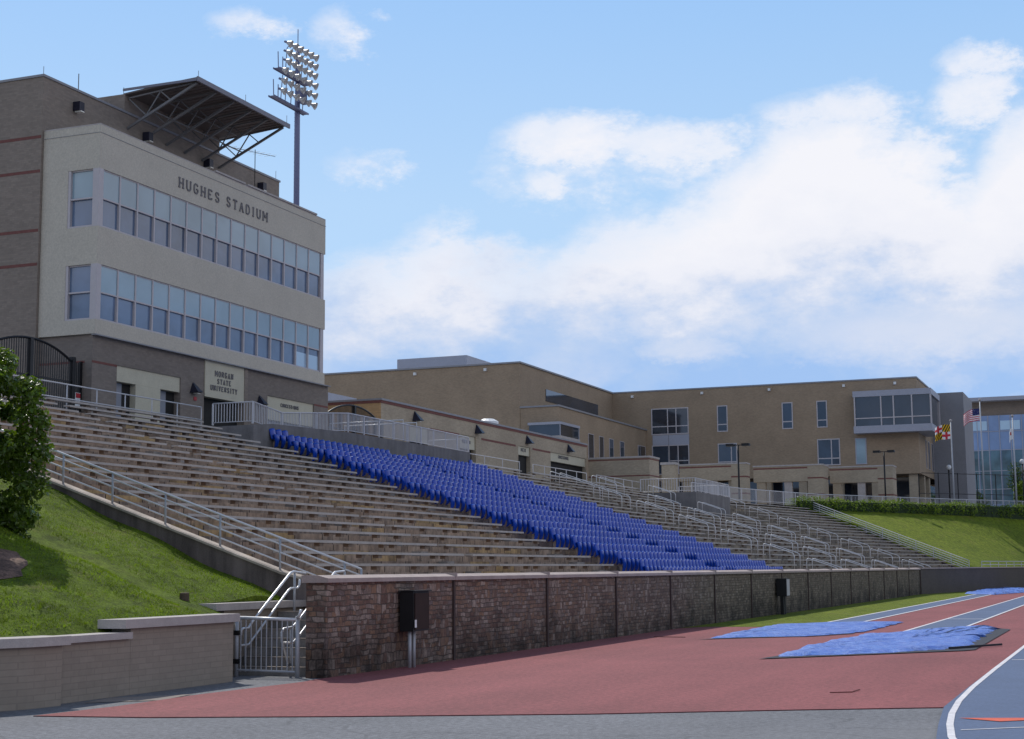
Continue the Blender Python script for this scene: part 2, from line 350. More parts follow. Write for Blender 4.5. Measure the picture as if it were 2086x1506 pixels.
# ------------------------------------------------------------------ shared dimensions of the stand
Y0, Z0, DY, DZ = 16.85, 2.197, .8425, .29555
SL = DZ/DY
def ry(r): return Y0 + DY*r
def rz(r): return Z0 + DZ*r
def sz(y): return Z0 + (y-Y0)*SL
TH = R(10.); PX, PY = 116.5, 14.3
cu, su = math.cos(TH), math.sin(TH)
def bent(u, v, z=0): return (PX + cu*u + su*v, PY - su*u + cu*v, z)
def rv(r): return ry(r) - PY
def endu(r): return 19.3 + 6.6*(r+1)/21.
def miter(r): return rv(r)*math.tan(TH/2)
def struct(mb, name, mat, **k): return mb.build(name, mat, kind='structure', **k)

# ------------------------------------------------------------------ GROUND
struct(MB().quad((-1500,-3000,0),(4000,-3000,0),(4000,3000,0),(-1500,3000,0)), 'asphalt_ground', M['asphalt'])
red = [(18.3,14.62),(18.57,12.89),(19.48,10.29),(20.78,7.12),(22.12,4.65),(23.12,2.60),(23.12,-16),(230,-16),(230,10.3),(55.6,10.3),(52.95,11.7),(52.6,13.7),(51.5,14.3),(26.0,14.3),(25.3,14.22),(22.2,14.46),(20.,14.42)]
def flat(poly, z): return MB().add([(x,y,z) for x,y in poly], [tuple(range(len(poly)))])
struct(flat(red, .012), 'red_track_apron', M['track_red'])
eg = MB()
for a, b in zip(red[:6], red[1:6]): eg.bar((a[0],a[1],.007),(b[0],b[1],.007),.03,.013)
struct(eg, 'red_track_edge', M['track_edge'])
struct(flat([(51.5,14.3),(52.6,13.7),(52.95,11.7),(55.6,10.46),(118.2,10.46),(121,8.7),(150,6.8),(230,-6.5),(230,-3.),(116.6,14.3)], .018), 'grass_verge', M['grass_far'])
wc = [(15.,1.1),(17.3,1.74),(19.03,2.05),(20.57,2.23),(22.08,2.36),(24.13,2.47),(26.95,2.53),(31.45,2.55),(39.5,2.55),(60,2.55),(230,2.55)]
bl = [(14.8,1.35),(17.1,1.96),(18.98,2.22),(20.54,2.37),(23.15,2.58),(26.95,2.60),(39.5,2.60),(230,2.60)]
struct(flat([(14.5,-14)] + [(230,-14)] + bl[::-1], .020), 'blue_oval_track', M['track_blue'])
ln = MB()
for a, b in zip(wc, wc[1:]):
    ln.quad((a[0],a[1]-.045,.026),(b[0],b[1]-.045,.026),(b[0],b[1]+.045,.026),(a[0],a[1]+.045,.026))
ln.quad((19.85,2.03,.026),(20.5,1.2,.026),(20.56,1.2,.026),(19.91,2.03,.026)); ln.quad((34.9,2.45,.026),(35.3,1.,.026),(35.4,1.,.026),(35.,2.45,.026))
for y in (1.3,.05,-1.2): ln.box(24.,200,y-.03,y+.03,.0225,.026)
struct(ln, 'oval_lane_lines', M['line'])
struct(flat([(21.4,2.2),(21.08,1.66),(21.42,1.25),(21.78,1.0)], .028), 'orange_lane_marking', M['orange'])
struct(flat([(55.6,9.2),(118,9.2),(118,10.4),(55.6,10.4)], .022), 'blue_runway_by_verge', M['track_blue'])
struct(flat([(47.6,5.15),(230,5.15),(230,6.62),(47.6,6.62)], .022), 'blue_jump_runway', M['track_blue'])
ln = MB()
for y in (9.2,10.4): ln.box(55.0,118,y-.06,y+.06,.0255,.029)
for y in (5.15,6.62): ln.box(47.6,230,y-.05,y+.05,.0255,.029)
for x in (49.5,61.5): ln.box(x-.1,x+.1,5.2,6.57,.0255,.029)
struct(ln, 'runway_lines', M['line'])
struct(flat([(20.35,15.35),(21.15,14.42),(22.35,14.62),(21.3,15.5)], .008), 'pale_concrete_slab', M['slab'])
# upper plateau behind the stand
plat = [(0,34.6),(29.7,33.4),(119.8,33.1),(132,32.2),(147,27.6),(156,22.8),(166,17.2),(176,10.8),(188,2.),(204,-14),(400,-140),(700,400),(0,400)]
bm = bmesh.new(); vs = [bm.verts.new((x,y,7.4 if x < 122 else 7.75)) for x,y in plat]; f = bm.faces.new(vs); bmesh.ops.triangulate(bm, faces=[f])
me = bpy.data.meshes.new('upper_terrace_paving'); bm.to_mesh(me); bm.free(); me.materials.append(M['paving'])
o = bpy.data.objects.new('upper_terrace_paving', me); COL.objects.link(o); o['kind'] = 'structure'

# lawn banks
def hsh(x, y): return .05*math.sin(x*1.7+y*.6) + .04*math.sin(y*2.3-x*.9) + .03*math.sin(3.1*x+1.3)
def bankz(x, y):
    z = 1.08 + .395*max(0, y-16.1) + .16*max(0, min(1, (x-19)/4, (25.6-x)/1.5))
    if y < 16.1: z = 1.0
    return min(z, 7.42) + hsh(x, y)*(1 if 16.6 < y < 33 else .2)
g = MB(); xs = [-14 + i*(25.15+14)/52 for i in range(53)] + [26.1] + [26.1 + i*(29.72-26.1)/7 for i in range(1, 8)]; ys = [15.7, 15.93, 16.2, 16.6] + [16.98 + j*(34.6-16.98)/66 for j in range(67)]; NX, NY = len(xs)-1, len(ys)-1
for y in ys:
    for x in xs: g.v.append((x, y, bankz(x, y)))
for j in range(NY):
    for i in range(NX):
        if (xs[i] >= 26.05 and ys[j] < 16.9) or (xs[i] > 25.0 and ys[j] < 15.95) or (xs[i] > 19.8 and ys[j] < 15.9): continue
        a = j*(NX+1)+i; g.f.append((a, a+1, a+NX+2, a+NX+1))
for i in range(NX):
    if xs[i] >= 26.05:
        n_ = len(g.v); x0, x1 = xs[i], xs[i+1]; g.v += [(x0,16.98,.6),(x1,16.98,.6),(x1,16.98,bankz(x1,16.98)),(x0,16.98,bankz(x0,16.98))]; g.f.append((n_,n_+1,n_+2,n_+3))
struct(g, 'lawn_bank_by_stand', M['grass'], smooth=True)
bl_ = MB()
for _ in range(52000):
    x = random.uniform(17.5, 29.65); y = 15.95 + (random.random()**1.25)*10.5; z = bankz(x, y) - .01
    if (x-21.0)**2/5 + (y-18.9)**2/.9 < 1 or (x > 26.05 and y < 17.0) or (x > 25.1 and y < 16.25): continue
    h = random.uniform(.025,.065); a = random.uniform(0, 6.283); w = .009; lx, ly = random.gauss(0,.03), random.gauss(0,.03)
    bl_.add([(x-w*math.cos(a),y-w*math.sin(a),z),(x+w*math.cos(a),y+w*math.sin(a),z),(x+lx,y+ly,z+h)], [(0,1,2)])
o = bl_.build('grass', M['blade']); o['kind'] = 'stuff'; tag(o, 'short green grass on the bank left of the stand', 'grass')
mu = MB()
for k in range(3):
    pass
n = 26; pts = [(21.0+2.15*math.cos(2*math.pi*i/n)*(1+.14*math.sin(3*i)+.1*math.sin(7.3*i)), 18.9+.95*math.sin(2*math.pi*i/n)*(1+.1*math.cos(2*i))) for i in range(n)]
mu.add([(21.0,18.9,bankz(21,18.9)+.05)] + [(x,y,bankz(x,y)+.02) for x,y in pts], [(0,i+1,(i+1)%n+1) for i in range(n)])
struct(mu, 'mulch_bed', M['mulch'], smooth=True)

# far lawn bank beyond the stand's right end
TW = R(8.6)
def wallpt(u): return (PX + math.cos(TW)*u, PY - math.sin(TW)*u)
hed = [(143.5,28.6),(148,25.9),(156,21.4),(166,15.8),(176,9.4),(188,.8),(204,-14)]
def along(poly, t):
    L = [math.dist(a,b) for a,b in zip(poly, poly[1:])]; s = t*sum(L)
    for (a,b),l in zip(zip(poly, poly[1:]), L):
        if s <= l or (a,b) == (poly[-2],poly[-1]): k = min(1, s/l); return (a[0]+(b[0]-a[0])*k, a[1]+(b[1]-a[1])*k)
        s -= l
g = MB(); NU, NV = 60, 16
for i in range(-1, NU+1):
    t = max(0, i)/NU; bx, by = wallpt(19.0 + 75*t); by += .5
    tx, ty = along(hed, t)
    for j in range(NV+1):
        k = j/NV; z = 1.75 + (7.55-1.75)*(k**.92) + .12*math.sin(k*9+t*20)*k*(1-k)
        if i < 1:
            r = -1.6+21.4*k; q = bent(endu(r)-(.25 if i < 0 else -.35), max(.25, rv(r))); g.v.append((q[0], q[1], 0 if i < 0 else rz(r)-.50))
        else: g.v.append((bx+(tx-bx)*k, by+(ty-by)*k, z))
for i in range(NU+1):
    for j in range(NV): a = i*(NV+1)+j; g.f.append((a, a+NV+1, a+NV+2, a+1))
struct(g, 'far_lawn_bank', M['grass_far'], smooth=True)
dp = along(hed, .62); wp = wallpt(19+75*.62)
cx, cy = wp[0]+(dp[0]-wp[0])*.55, wp[1]+.5+(dp[1]-wp[1]-.5)*.55

# ------------------------------------------------------------------ GRANDSTAND terraces
stand = thing('grandstand', 'long terraced concrete grandstand rising behind the stone wall', 'grandstand', (73,24,0))
RF = .30      # riser front is RF ahead of the plank front line
def tz(r): return rz(r) - .36
def profile(last=20):
    p = [(14.95,0.),(14.95,tz(-3))]
    for r in range(-2, last): p += [(ry(r)-DY+.62, tz(r-1)), (ry(r)-DY+.62, tz(r))]
    return p
# riser of row r+1 stands just under plank r+1: x-profile of (y,z)
def steps_profile(last=20):
    p = [(15.0, 0.), (15.0, tz(-3))]
    for r in range(-2, last): p += [(ry(r)+.06-DY+.78, tz(r-1)), (ry(r)+.06-DY+.78, tz(r))]
    p.append((33.4, tz(last-1))); return p
pr = steps_profile()
tb = MB(); n = len(pr)
def miter_x(y): return PX + (y-PY)*math.tan(TH/2)
for y, z in pr: tb.v.append((30.0, y, z))
for y, z in pr: tb.v.append((miter_x(y), y, z))
for y, z in pr:
    r = (y-Y0)/DY; q = bent(endu(r)+.1, y-PY, z); tb.v.append(q)
for s in range(2):
    for i in range(n-1): a = s*n+i; tb.f.append((a, a+n, a+n+1, a+1))
tb.f.append(tuple([n+n+i for i in range(n)]))
tb.build('terrace_steps', M['terrace'], stand)
AIS = [('A1',41.1,.5),('A2',52.55,.85),('A3',63.1,1.5),('A4',85.15,1.5),('A5',95.65,1.5),('A6',107.6,1.3)]
rest = MB()
for nm, xc, w in AIS:
    for r in range(-2, 19):
        if xc < 70 and nm in('A2','A3') and r > 15: continue
        y = ry(r)+.06-DY+.78; b = (xc-w/2, xc+w/2, y-.30, y-.002, tz(r-1)-.01, tz(r-1)+.148)
        if nm == 'A6' or r < -1: rest.box(*b)
        else: MB().box(*b).build('aisle_step', M['conc_step'], stand)
rest.build('aisle_steps', M['conc_step'], stand, kind='stuff')
# side wall with sloping top
sw = MB(); prof = [(16.35,0),(16.35,1.84),(16.75,1.86)] + [(17.2,sz(17.2)-.36),(33.4,sz(33.4)-.36)] + [(33.4,0)]
m_ = len(prof)
for x in (29.68, 29.995): sw.v += [(x,y,z) for y,z in prof]
sw.f += [tuple(range(m_)), tuple(range(2*m_-1, m_-1, -1))] + [(i, i+m_, (i+1)%m_+m_, (i+1)%m_) for i in range(m_)]
sw.build('side_wall', M['conc_side'], stand)
cp = MB()
for (a,b) in zip(prof[1:], prof[2:5]):
    cp.add([(x,y,z+dz) for y,z in (a,b) for dz in (.003,.055) for x in (29.64,30.04)], [(0,4,5,1),(2,3,7,6),(0,2,6,4),(1,5,7,3),(0,1,3,2),(4,6,7,5)])
cp.build('side_wall_curb', M['conc_top'], stand)
ec = MB()
for r in range(-1, 20):
    a = bent(endu(r)+.1, rv(r)-.2); b = bent(endu(r+1)+.1, rv(r+1)-.2); z1, z2 = rz(r)-.42, rz(r+1)-.42
    ec.add([(a[0],a[1],0),(a[0]+.3,a[1],0),(a[0]+.3,a[1],z1),(a[0],a[1],z1),(b[0],b[1],0),(b[0]+.3,b[1],0),(b[0]+.3,b[1],z2),(b[0],b[1],z2)],
           [(3,2,6,7),(0,3,7,4),(1,5,6,2)])
ec.build('end_curb', M['conc_side'], stand)

# benches ------------------------------------------------------------
def plank(L, mat_name):
    mb = MB(); mb.box(0, L, -.02, .25, -.045, 0); mb.box(0, L, -.023, -.003, -.062, -.045); return mb
proto_sup = MB().box(-.10,.10,.04,.20,-.15,-.047)
sup_me = None
bench_protos = {}
def bench(L, loc, rot, label, group, mat, nsup):
    global sup_me
    key = (round(L,2), mat)
    if key not in bench_protos:
        b = plank(L, mat).build('bench', M[mat], None, org=(0,0,0)); bench_protos[key] = b
    else:
        b = bench_protos[key].copy(); COL.objects.link(b)
    b.location = loc; b.rotation_euler = (0,0,rot); tag(b, label, 'bench', group)
    for i in range(nsup):
        if sup_me is None:
            s = proto_sup.build('support', M['support'], b, org=(0,0,0)); sup_me = s
        else:
            s = sup_me.copy(); COL.objects.link(s); s.parent = b
        s.location = ((i+.5)*L/nsup + .45*math.sin(i*2.3+loc[1]*3), 0, 0)
SECT = [('block at the stand\'s left end', 30.55, 40.75, 0, 18, 'bench', 7), ('block between the first aisle and the blue seats', 41.4, 52.0, 0, 19, 'bench', 7),
        ('block just right of the blue seats', 74.0, 84.3, -1, 19, 'bench_dull', 5), ('block between first and second railed aisles', 86.0, 94.8, -1, 19, 'bench_dull', 4),
        ('block between second and third railed aisles', 96.5, 106.9, -1, 19, 'bench_dull', 4), ('block below the small right platform', 108.3, None, -1, 13, 'bench_dull', 3)]
for nm, x0, x1, r0, r1, mt, ns in SECT:
    for r in range(r0, r1+1):
        xe = x1 if x1 else PX + miter(r) - .02
        if r >= 16 and nm.startswith('block between the first'): xe = 50.6
        bench(xe-x0, (x0, ry(r), rz(r)), 0, '%s bench plank up from the wall, %s' % (ORD[r-r0], nm), 'bench planks on the terraces', mt, ns)
for r in range(-1, 14):
    p = bent(miter(r)*-1+miter(r), rv(r), rz(r)); L = 2.5
    bench(L, p, -TH, '%s short bench plank up from the wall, left of the last aisle' % ORD[r+1], 'bench planks on the terraces', 'bench_dull', 1)
for r in range(-1, 20):
    p = bent(4.7, rv(r), rz(r)); L = endu(r) - 4.7 - .3
    bench(L, p, -TH, '%s bench plank up from the wall, last block at the right end' % ORD[r+1], 'bench planks on the terraces', 'bench_dull', 4)

# blue seats ---------------------------------------------------------
def seat_meshes():
    back = MB(); nu, nv = 8, 6; T = []
    for j in range(nv+1):
        t = j/nv; w = .195 + .035*math.sin(t*1.9); z = .02 + .43*t
        for i in range(nu+1):
            s = -1 + 2*i/nu; T.append((s*w, .13 + .09*t - .055*(1-s*s) + .0, z - (.03*s**4 if j == nv else 0)))
    back.v = T[:]
    for p in T: back.v.append((p[0]*1.0, p[1]+.028, p[2]+.012))
    N = (nu+1)*(nv+1)
    for j in range(nv):
        for i in range(nu):
            a = j*(nu+1)+i; back.f.append((a, a+1, a+nu+2, a+nu+1)); back.f.append((N+a, N+a+nu+1, N+a+nu+2, N+a+1))
    for i in range(nu):
        a = nv*(nu+1)+i; back.f.append((a, a+1, N+a+1, N+a)); back.f.append((i, N+i, N+i+1, i+1))
    for j in range(nv):
        a = j*(nu+1); back.f.append((a, a+nu+1, N+a+nu+1, N+a)); b = a+nu; back.f.append((b, N+b, N+b+nu+1, b+nu+1))
    back.tube([(q_*.232, .222-.055*(1-q_*q_)+.012, .462-.055*q_*q_-.03*q_**4) for q_ in (-1,-.8,-.5,-.2,.2,.5,.8,1)], [.008,.017,.019,.019,.019,.019,.017,.008], 6)
    pan = MB()      # folded-up seat: tapers to a narrow foot
    prof = [(.05,-.30,.10),(.075,-.24,.04),(.12,-.10,.0),(.17,.05,.0),(.20,.17,.02),(.19,.22,.05)]
    for w, z, y in prof:
        for s, dy in ((-1,0),(-.5,-.03),(.5,-.03),(1,0),(.8,.06),(-.8,.06)): pan.v.append((s*w, y+dy-.02, z))
    for j in range(len(prof)-1):
        for k in range(6): a = j*6+k; b = j*6+(k+1)%6; pan.f.append((a, b, b+6, a+6))
    pan.f.append((5,4,3,2,1,0)); pan.f.append(tuple(range(30,36)))
    leg = MB().box(-.03,.03,.08,.17,-.36,-.05)
    return back, pan, leg
seat_pos = []
for blk, xs0, cnt in (('left', 53.35, 18), ('right', 64.25, 19)):
    for r in range(-2, 19):
        for i in range(cnt):
            x = xs0 + i*.503
            if r > 16 and not (blk == 'right' and x > 72.9): continue
            seat_pos.append((math.hypot(x, ry(r)), blk, r, i, x))
for x, r, i in ((53.3,17,19),(53.8,17,20),(54.3,17,21)): seat_pos.append((math.hypot(x, ry(r)), 'left', r, i, x))
seat_pos.sort()
bk, pn, lg = seat_meshes(); proto = None
for d, blk, r, i, x in seat_pos[:300]:
    lab = 'blue plastic seat, %s from the left in %s row up, %s blue block' % (ORD[i], ORD[r+2], blk)
    if proto is None:
        proto = thing('stadium_seat', lab, 'seat', (x, ry(r), rz(r)), 'blue stadium seats in the middle of the stand')
        bk.build('backrest', M['blue'], proto, org=(0,0,0), smooth=True).location = (0,0,0)
        pn.build('seat_pan', M['blue'], proto, org=(0,0,0), smooth=True).location = (0,0,0)
        lg.build('leg', M['support'], proto, org=(0,0,0)).location = (0,0,0)
    else: dup(proto, (x, ry(r), rz(r)), lab)
mass = MB()
for d, blk, r, i, x in seat_pos[300:]:
    for src in (bk, pn): mass.add([(p[0]+x, p[1]+ry(r), p[2]+rz(r)) for p in src.v], src.f)
o = mass.build('stadium_seats', M['blue'], smooth=True); o['kind'] = 'stuff'; tag(o, 'farther rows of blue plastic seats in the middle of the stand', 'seats', 'blue stadium seats in the middle of the stand')

# aisle handrail loops ------------------------------------------------
def loop_pts(fn, r_up, r_dn, h=.55):
    def P(r, dz): return fn(r, dz)
    ft = .36
    return [P(r_up,-ft), P(r_up,h-.12), P(r_up-.05,h-.03), P(r_up-.16,h), P(r_dn+.16,h), P(r_dn+.05,h-.03), P(r_dn,h-.12), P(r_dn,-ft)]
def hrail(fn, ru, rd, label):
    pts = loop_pts(fn, ru, rd); o_ = pts[0]
    mb = MB().tube(pts, .024, 6); mid = [fn(ru, .12), fn(rd, .12)]
    tag(mb.build('aisle_handrail', M['rail'], None, org=o_, smooth=True), label, 'handrail', 'handrail loops in the aisles')
AN = {'C': 'first railed aisle past blue seats', 'D': 'second railed aisle past blue seats', 'E': 'third railed aisle past blue seats', 'F': 'last railed aisle near right end'}
RAILS = {'C': (85.15,.80,[-.65,2.15,4.95,7.8,10.7,13.75,16.9]), 'D': (95.65,.80,[-.7,2.0,4.75,7.65,10.55,13.62,18.1]), 'E': (107.6,.62,[-.7,2.1,4.95,7.7,10.6,13.57,17.9]), 'F': (3.55,.85,[-.5,2.35,5.1,8.1,11.0,14.0,17.3])}
for key, (xc, hw, ups) in RAILS.items():
    for k, ru in enumerate(ups):
        for side, s in (('left', -1), ('right', 1)):
            if key == 'F': fn = lambda r, dz, u=xc+s*hw: bent(u, rv(r), rz(r)+dz)
            else: fn = lambda r, dz, x=xc+s*hw: (x, ry(r), rz(r)+dz)
            rd = ru - (3.6 if (key == 'C' and k == 6) else 2.0)
            hrail(fn, ru, rd, 'silver handrail loop, %s rail, %s pair up, %s' % (side, ORD[k], AN[key]))

# left side railing
sr = thing('side_railing', 'four-bar galvanised railing climbing the left side wall of the stand', 'railing', (29.85,16,2))
X = 29.85
for h in (.72,.58,.40,.20):
    y0 = 15.35 if h > .5 else (15.75 if h > .3 else 16.3)
    MB().tube([(X,y0,sz(y0)+h-.33),(X,33.4,sz(33.4)+h-.33)], .028 if h > .7 else .02, 6).build('rail', M['rail'], sr, smooth=True)
for y in (15.35,15.75,17.35,18.89,20.35,21.81,23.21,24.65,26.1,27.55,29.0,30.45,31.9,33.3):
    MB().tube([(X,y,sz(y)-.36),(X,y,sz(y)+.39)], .028, 6).build('post', M['rail_dull'], sr, smooth=True)
# right end railing (five bars)
er = thing('end_railing', 'many-barred railing running down the right end of the stand', 'railing', bent(24,10,3))
for h in (.90,.70,.50,.30,.12):
    MB().tube([bent(endu(r)+.25, rv(r), rz(r)+h-.3) for r in range(-1,21)], .035, 5).build('rail', M['white_rail'], er, smooth=True)
for r in range(-1, 21, 2):
    MB().tube([bent(endu(r)+.25, rv(r), rz(r)-.4), bent(endu(r)+.25, rv(r), rz(r)+.62)], .03, 5).build('post', M['white_rail'], er)

# railings along the top walkway -----------------------------------------
def fence2(name, label, pts, h=1.08, mids=(.58,), step=1.7, z=7.44, mat='white_rail', cat='railing', r=.026, endround=True):
    t = thing(name, label, cat, (pts[0][0], pts[0][1], z))
    for hh in (h,) + tuple(mids): MB().tube([(x,y,z+hh) for x,y in pts], r, 6).build('rail', M[mat], t, smooth=True)
    for a, b in zip(pts, pts[1:]):
        L = math.dist(a,b); k = max(1, round(L/step))
        for i in range(k+1):
            x, y = a[0]+(b[0]-a[0])*i/k, a[1]+(b[1]-a[1])*i/k
            MB().tube([(x,y,z),(x,y,z+h)], r*.9, 6).build('post', M[mat], t, smooth=True)
    return t
fence2('walkway_railing', 'two-bar pale railing along the top row left of the ramp platform', [(33.5,33.8),(51.9,33.8)], mids=(.58,), mat='white_rail')
fence2('walkway_railing', 'two-bar railing behind the top blue seats, right of the ramp platform', [(73.2,34.0),(86.9,34.0)], step=2.6)
fence2('walkway_railing', 'two-bar railing in front of the long cream serving hatch', [(89.2,34.0),(99.4,34.0)], step=2.1)
fence2('walkway_railing', 'two-bar railing in front of the low corner wall', [(101.5,34.0),(111.9,34.0)], step=2.1)

def picket(t, pts, h, zlow, step=.125, post=1.6, r=.012):
    """pts: (x,y,ztop). Bars hang from the top rail to zlow above the platform line."""
    MB().tube(pts, .03, 6).build('top_rail', M['white_rail'], t, smooth=True)
    MB().tube([(x,y,z-h) for x,y,z in pts], .02, 4).build('bottom_rail', M['white_rail'], t, smooth=True)
    bars = MB()
    for a, b in zip(pts, pts[1:]):
        L = math.dist(a,b); k = max(1, round(L/step))
        for i in range(k+1):
            p = [a[j]+(b[j]-a[j])*i/k for j in range(3)]; bars.box(p[0]-r,p[0]+r,p[1]-r,p[1]+r,p[2]-h,p[2])
        kk = max(1, round(L/post))
        for i in range(0 if a is pts[0] else 1, kk+1):
            p = [a[j]+(b[j]-a[j])*i/kk for j in range(3)]
            MB().box(p[0]-.03,p[0]+.03,p[1]-.03,p[1]+.03,p[2]-h-zlow,p[2]).build('post', M['white_rail'], t)
    bars.build('picket_panel', M['white_rail'], t)
pf = thing('ramp_platform', 'grey concrete ramp platform above the blue seats', 'platform', (61,30.75,6.4))
PFY = 31.42; kk_ = PFY/30.75
def zz(z): return 2+(z-2)*kk_
b = MB(); top = [(50.8*kk_,zz(7.60)),(52.2*kk_,zz(7.76)),(58.6*kk_,zz(7.93)),(71.75*kk_,zz(7.96))]
for x, z in top: b.v += [(x,PFY,6.2),(x,PFY,z),(x,33.4,z),(x,33.4,6.2)]
for i in range(3):
    a = i*4
    for k in range(4): b.f.append((a+k, a+4+k, a+4+(k+1)%4, a+(k+1)%4))
b.f += [(0,1,2,3),(15,14,13,12)]
b.build('concrete_wall', M['conc_plat'], pf)
pr_ = thing('platform_railing', 'pale picket railing around the ramp platform above the blue seats', 'railing', (61,PFY+.05,7.6))
picket(pr_, [(x*kk_,(y if y > 32 else PFY+.07),zz(z)) for x,y,z in ((50.85,33.3,8.5),(50.85,30.82,8.5),(53.05,30.82,8.27),(58.64,30.82,8.76),(66.0,30.82,8.76),(71.7,30.82,8.72))], .76, .1)
rr = thing('ramp_handrail', 'bright handrails crossing the ramp platform behind its pickets', 'handrail', (64,33,7.9))
for x, y0, y1, z in ((65.7,31.6,35.5,9.12),(67.2,31.6,35.5,9.12),(72.9,31.5,33.6,8.76)):
    MB().tube([(x,y0,z-1.0),(x,y0,z),(x,y1,z),(x,y1,z-1.4)], .03, 6).build('rail', M['rail'], rr, smooth=True)
p2 = thing('side_platform', 'small grey concrete platform near the third railed aisle', 'platform', (113,29,6.2))
MB().box(108.9,119.2,28.9,33.2,5.4,7.55).build('concrete_wall', M['conc_plat'], p2)
pr2 = thing('platform_railing', 'pale picket railing around the small right platform', 'railing', (113,29,7.5))
picket(pr2, [(109.0,33.1,8.56),(109.0,28.97,8.56),(119.1,28.97,8.52),(119.1,33.0,8.5)], .9, .05, step=.2)

fl = [(121.5,32.6),(133,31.2),(141,29.2),(147.5,27.2),(156,22.4),(166,16.8),(176,10.4),(188,1.8),(204,-14)]
ft = thing('mesh_fence', 'long pale mesh fence curving behind the hedge at the top right', 'fence', (150,25,7.7))
MB().tube([(x,y,8.95) for x,y in fl], .04, 5).build('top_rail', M['white_rail'], ft)
MB().tube([(x,y,7.95) for x,y in fl], .025, 4).build('bottom_rail', M['white_rail'], ft)
ms = MB()
for a, b_ in zip(fl, fl[1:]):
    L = math.dist(a,b_); k = round(L/2.6)
    for i in range(k):
        x, y = a[0]+(b_[0]-a[0])*i/k, a[1]+(b_[1]-a[1])*i/k
        MB().tube([(x,y,7.7),(x,y,8.95)], .04, 5).build('post', M['white_rail'], ft)
    k = round(L/.22)
    for i in range(k):
        x, y = a[0]+(b_[0]-a[0])*i/k, a[1]+(b_[1]-a[1])*i/k; ms.box(x-.012,x+.012,y-.012,y+.012,7.95,8.95)
ms.build('mesh_panel', M['white_rail'], ft)

# ------------------------------------------------------------------ STONE WALL along the track
sw_ = thing('stone_wall', 'long rubble stone wall with dark joints in front of the stand', 'wall', (70,14.5,0))
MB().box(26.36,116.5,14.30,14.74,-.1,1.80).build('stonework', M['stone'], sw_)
seams = [32.34,38.41,44.32,50.23,56.16,62.14,68.1,74.09,80.22,86.24,92.6,98.65,104.5,110.4,116.4]
prev = 26.28
for i, s in enumerate(seams + [116.7]):
    e = min(s, 116.65)-.03; c = MB(); cs = [(14.22,1.802),(14.80,1.802),(14.80,1.945),(14.46,1.945),(14.22,1.885)]
    c.v = [(x,y,z) for x in (prev, e) for y,z in cs]; c.f = [(4,3,2,1,0),(5,6,7,8,9)] + [(k,(k+1)%5,(k+1)%5+5,k+5) for k in range(5)]
    c.build('cap', M['wallcap'], sw_); prev = s + .03
for s in seams:
    p = MB().box(s-.045, s+.045, 14.26, 14.299, -.05, 1.795); p.build('pilaster', M['pilaster'], sw_)
    MB().box(s-.032, s+.032, 14.205, 14.815, 1.802, 1.965).build('cap_joint', M['wallcap'], sw_)
ew = thing('brick_end_wall', 'plain dark brick wall beyond the end of the stone wall', 'wall', wallpt(30) + (0,))
a = wallpt(.35); c = wallpt(110); nx, ny = math.sin(TW)*.4, math.cos(TW)*.4
MB().prism([a, c, (c[0]+nx,c[1]+ny), (a[0]+nx,a[1]+ny)], -.1, 1.86).build('brickwork', M['brick_end'], ew)
MB().prism([(a[0]-nx*.2,a[1]-ny*.2),(c[0]-nx*.2,c[1]-ny*.2),(c[0]+nx*1.2,c[1]+ny*1.2),(a[0]+nx*1.2,a[1]+ny*1.2)], 1.863, 1.95).build('cap', M['wallcap'], ew)
lf = thing('low_railing', 'low railing along the foot of the far right lawn', 'railing', wallpt(40) + (2,))
for h in (2.42,2.15):
    MB().tube([wallpt(18.8)+(h,), wallpt(90)+(h,)], .035, 5).build('rail', M['rail_dull'], lf)
for i in range(24):
    p = wallpt(18.8+i*3); MB().tube([p+(1.9,), p+(2.42,)], .03, 5).build('post', M['rail_dull'], lf)

# electrical cabinets on the wall
eb = thing('electrical_cabinet', 'open black electrical cabinet on two conduits against the stone wall', 'electrical box', (29.5,13.9,0))
MB().box(29.45,30.22,13.93,14.24,.76,1.585).build('cabinet_body', M['box_black'], eb)
MB().box(29.42,30.27,13.88,14.26,1.588,1.61).build('cabinet_hood', M['box_black'], eb)
MB().box(29.50,30.19,13.905,13.927,.80,1.55).build('cabinet_door', M['box_brown'], eb)
MB().box(29.47,29.56,13.90,13.904,.84,1.0).build('paper_tag', M['white'], eb)
MB().box(29.50,29.8,13.90,13.904,1.50,1.53).build('paper_tag', M['white'], eb) if False else None
for x in (29.55,29.75): MB().tube([(x,14.06,0),(x,14.06,.76)], .04, 8).build('conduit', M['rail_dull'], eb, smooth=True)
gb = thing('utility_cabinet', 'grey utility cabinet on two legs against the far stone wall', 'electrical box', (67.2,13.9,0))
MB().box(66.7,67.28,13.80,14.24,.80,1.56).build('cabinet_body', M['box_black'], gb)
MB().box(66.72,67.26,13.775,13.798,.83,1.53).build('cabinet_door', M['box_grey'], gb)
for x in (66.82,67.15): MB().box(x-.07,x+.08,13.95,14.1,0,.80).build('leg', M['box_black'], gb)

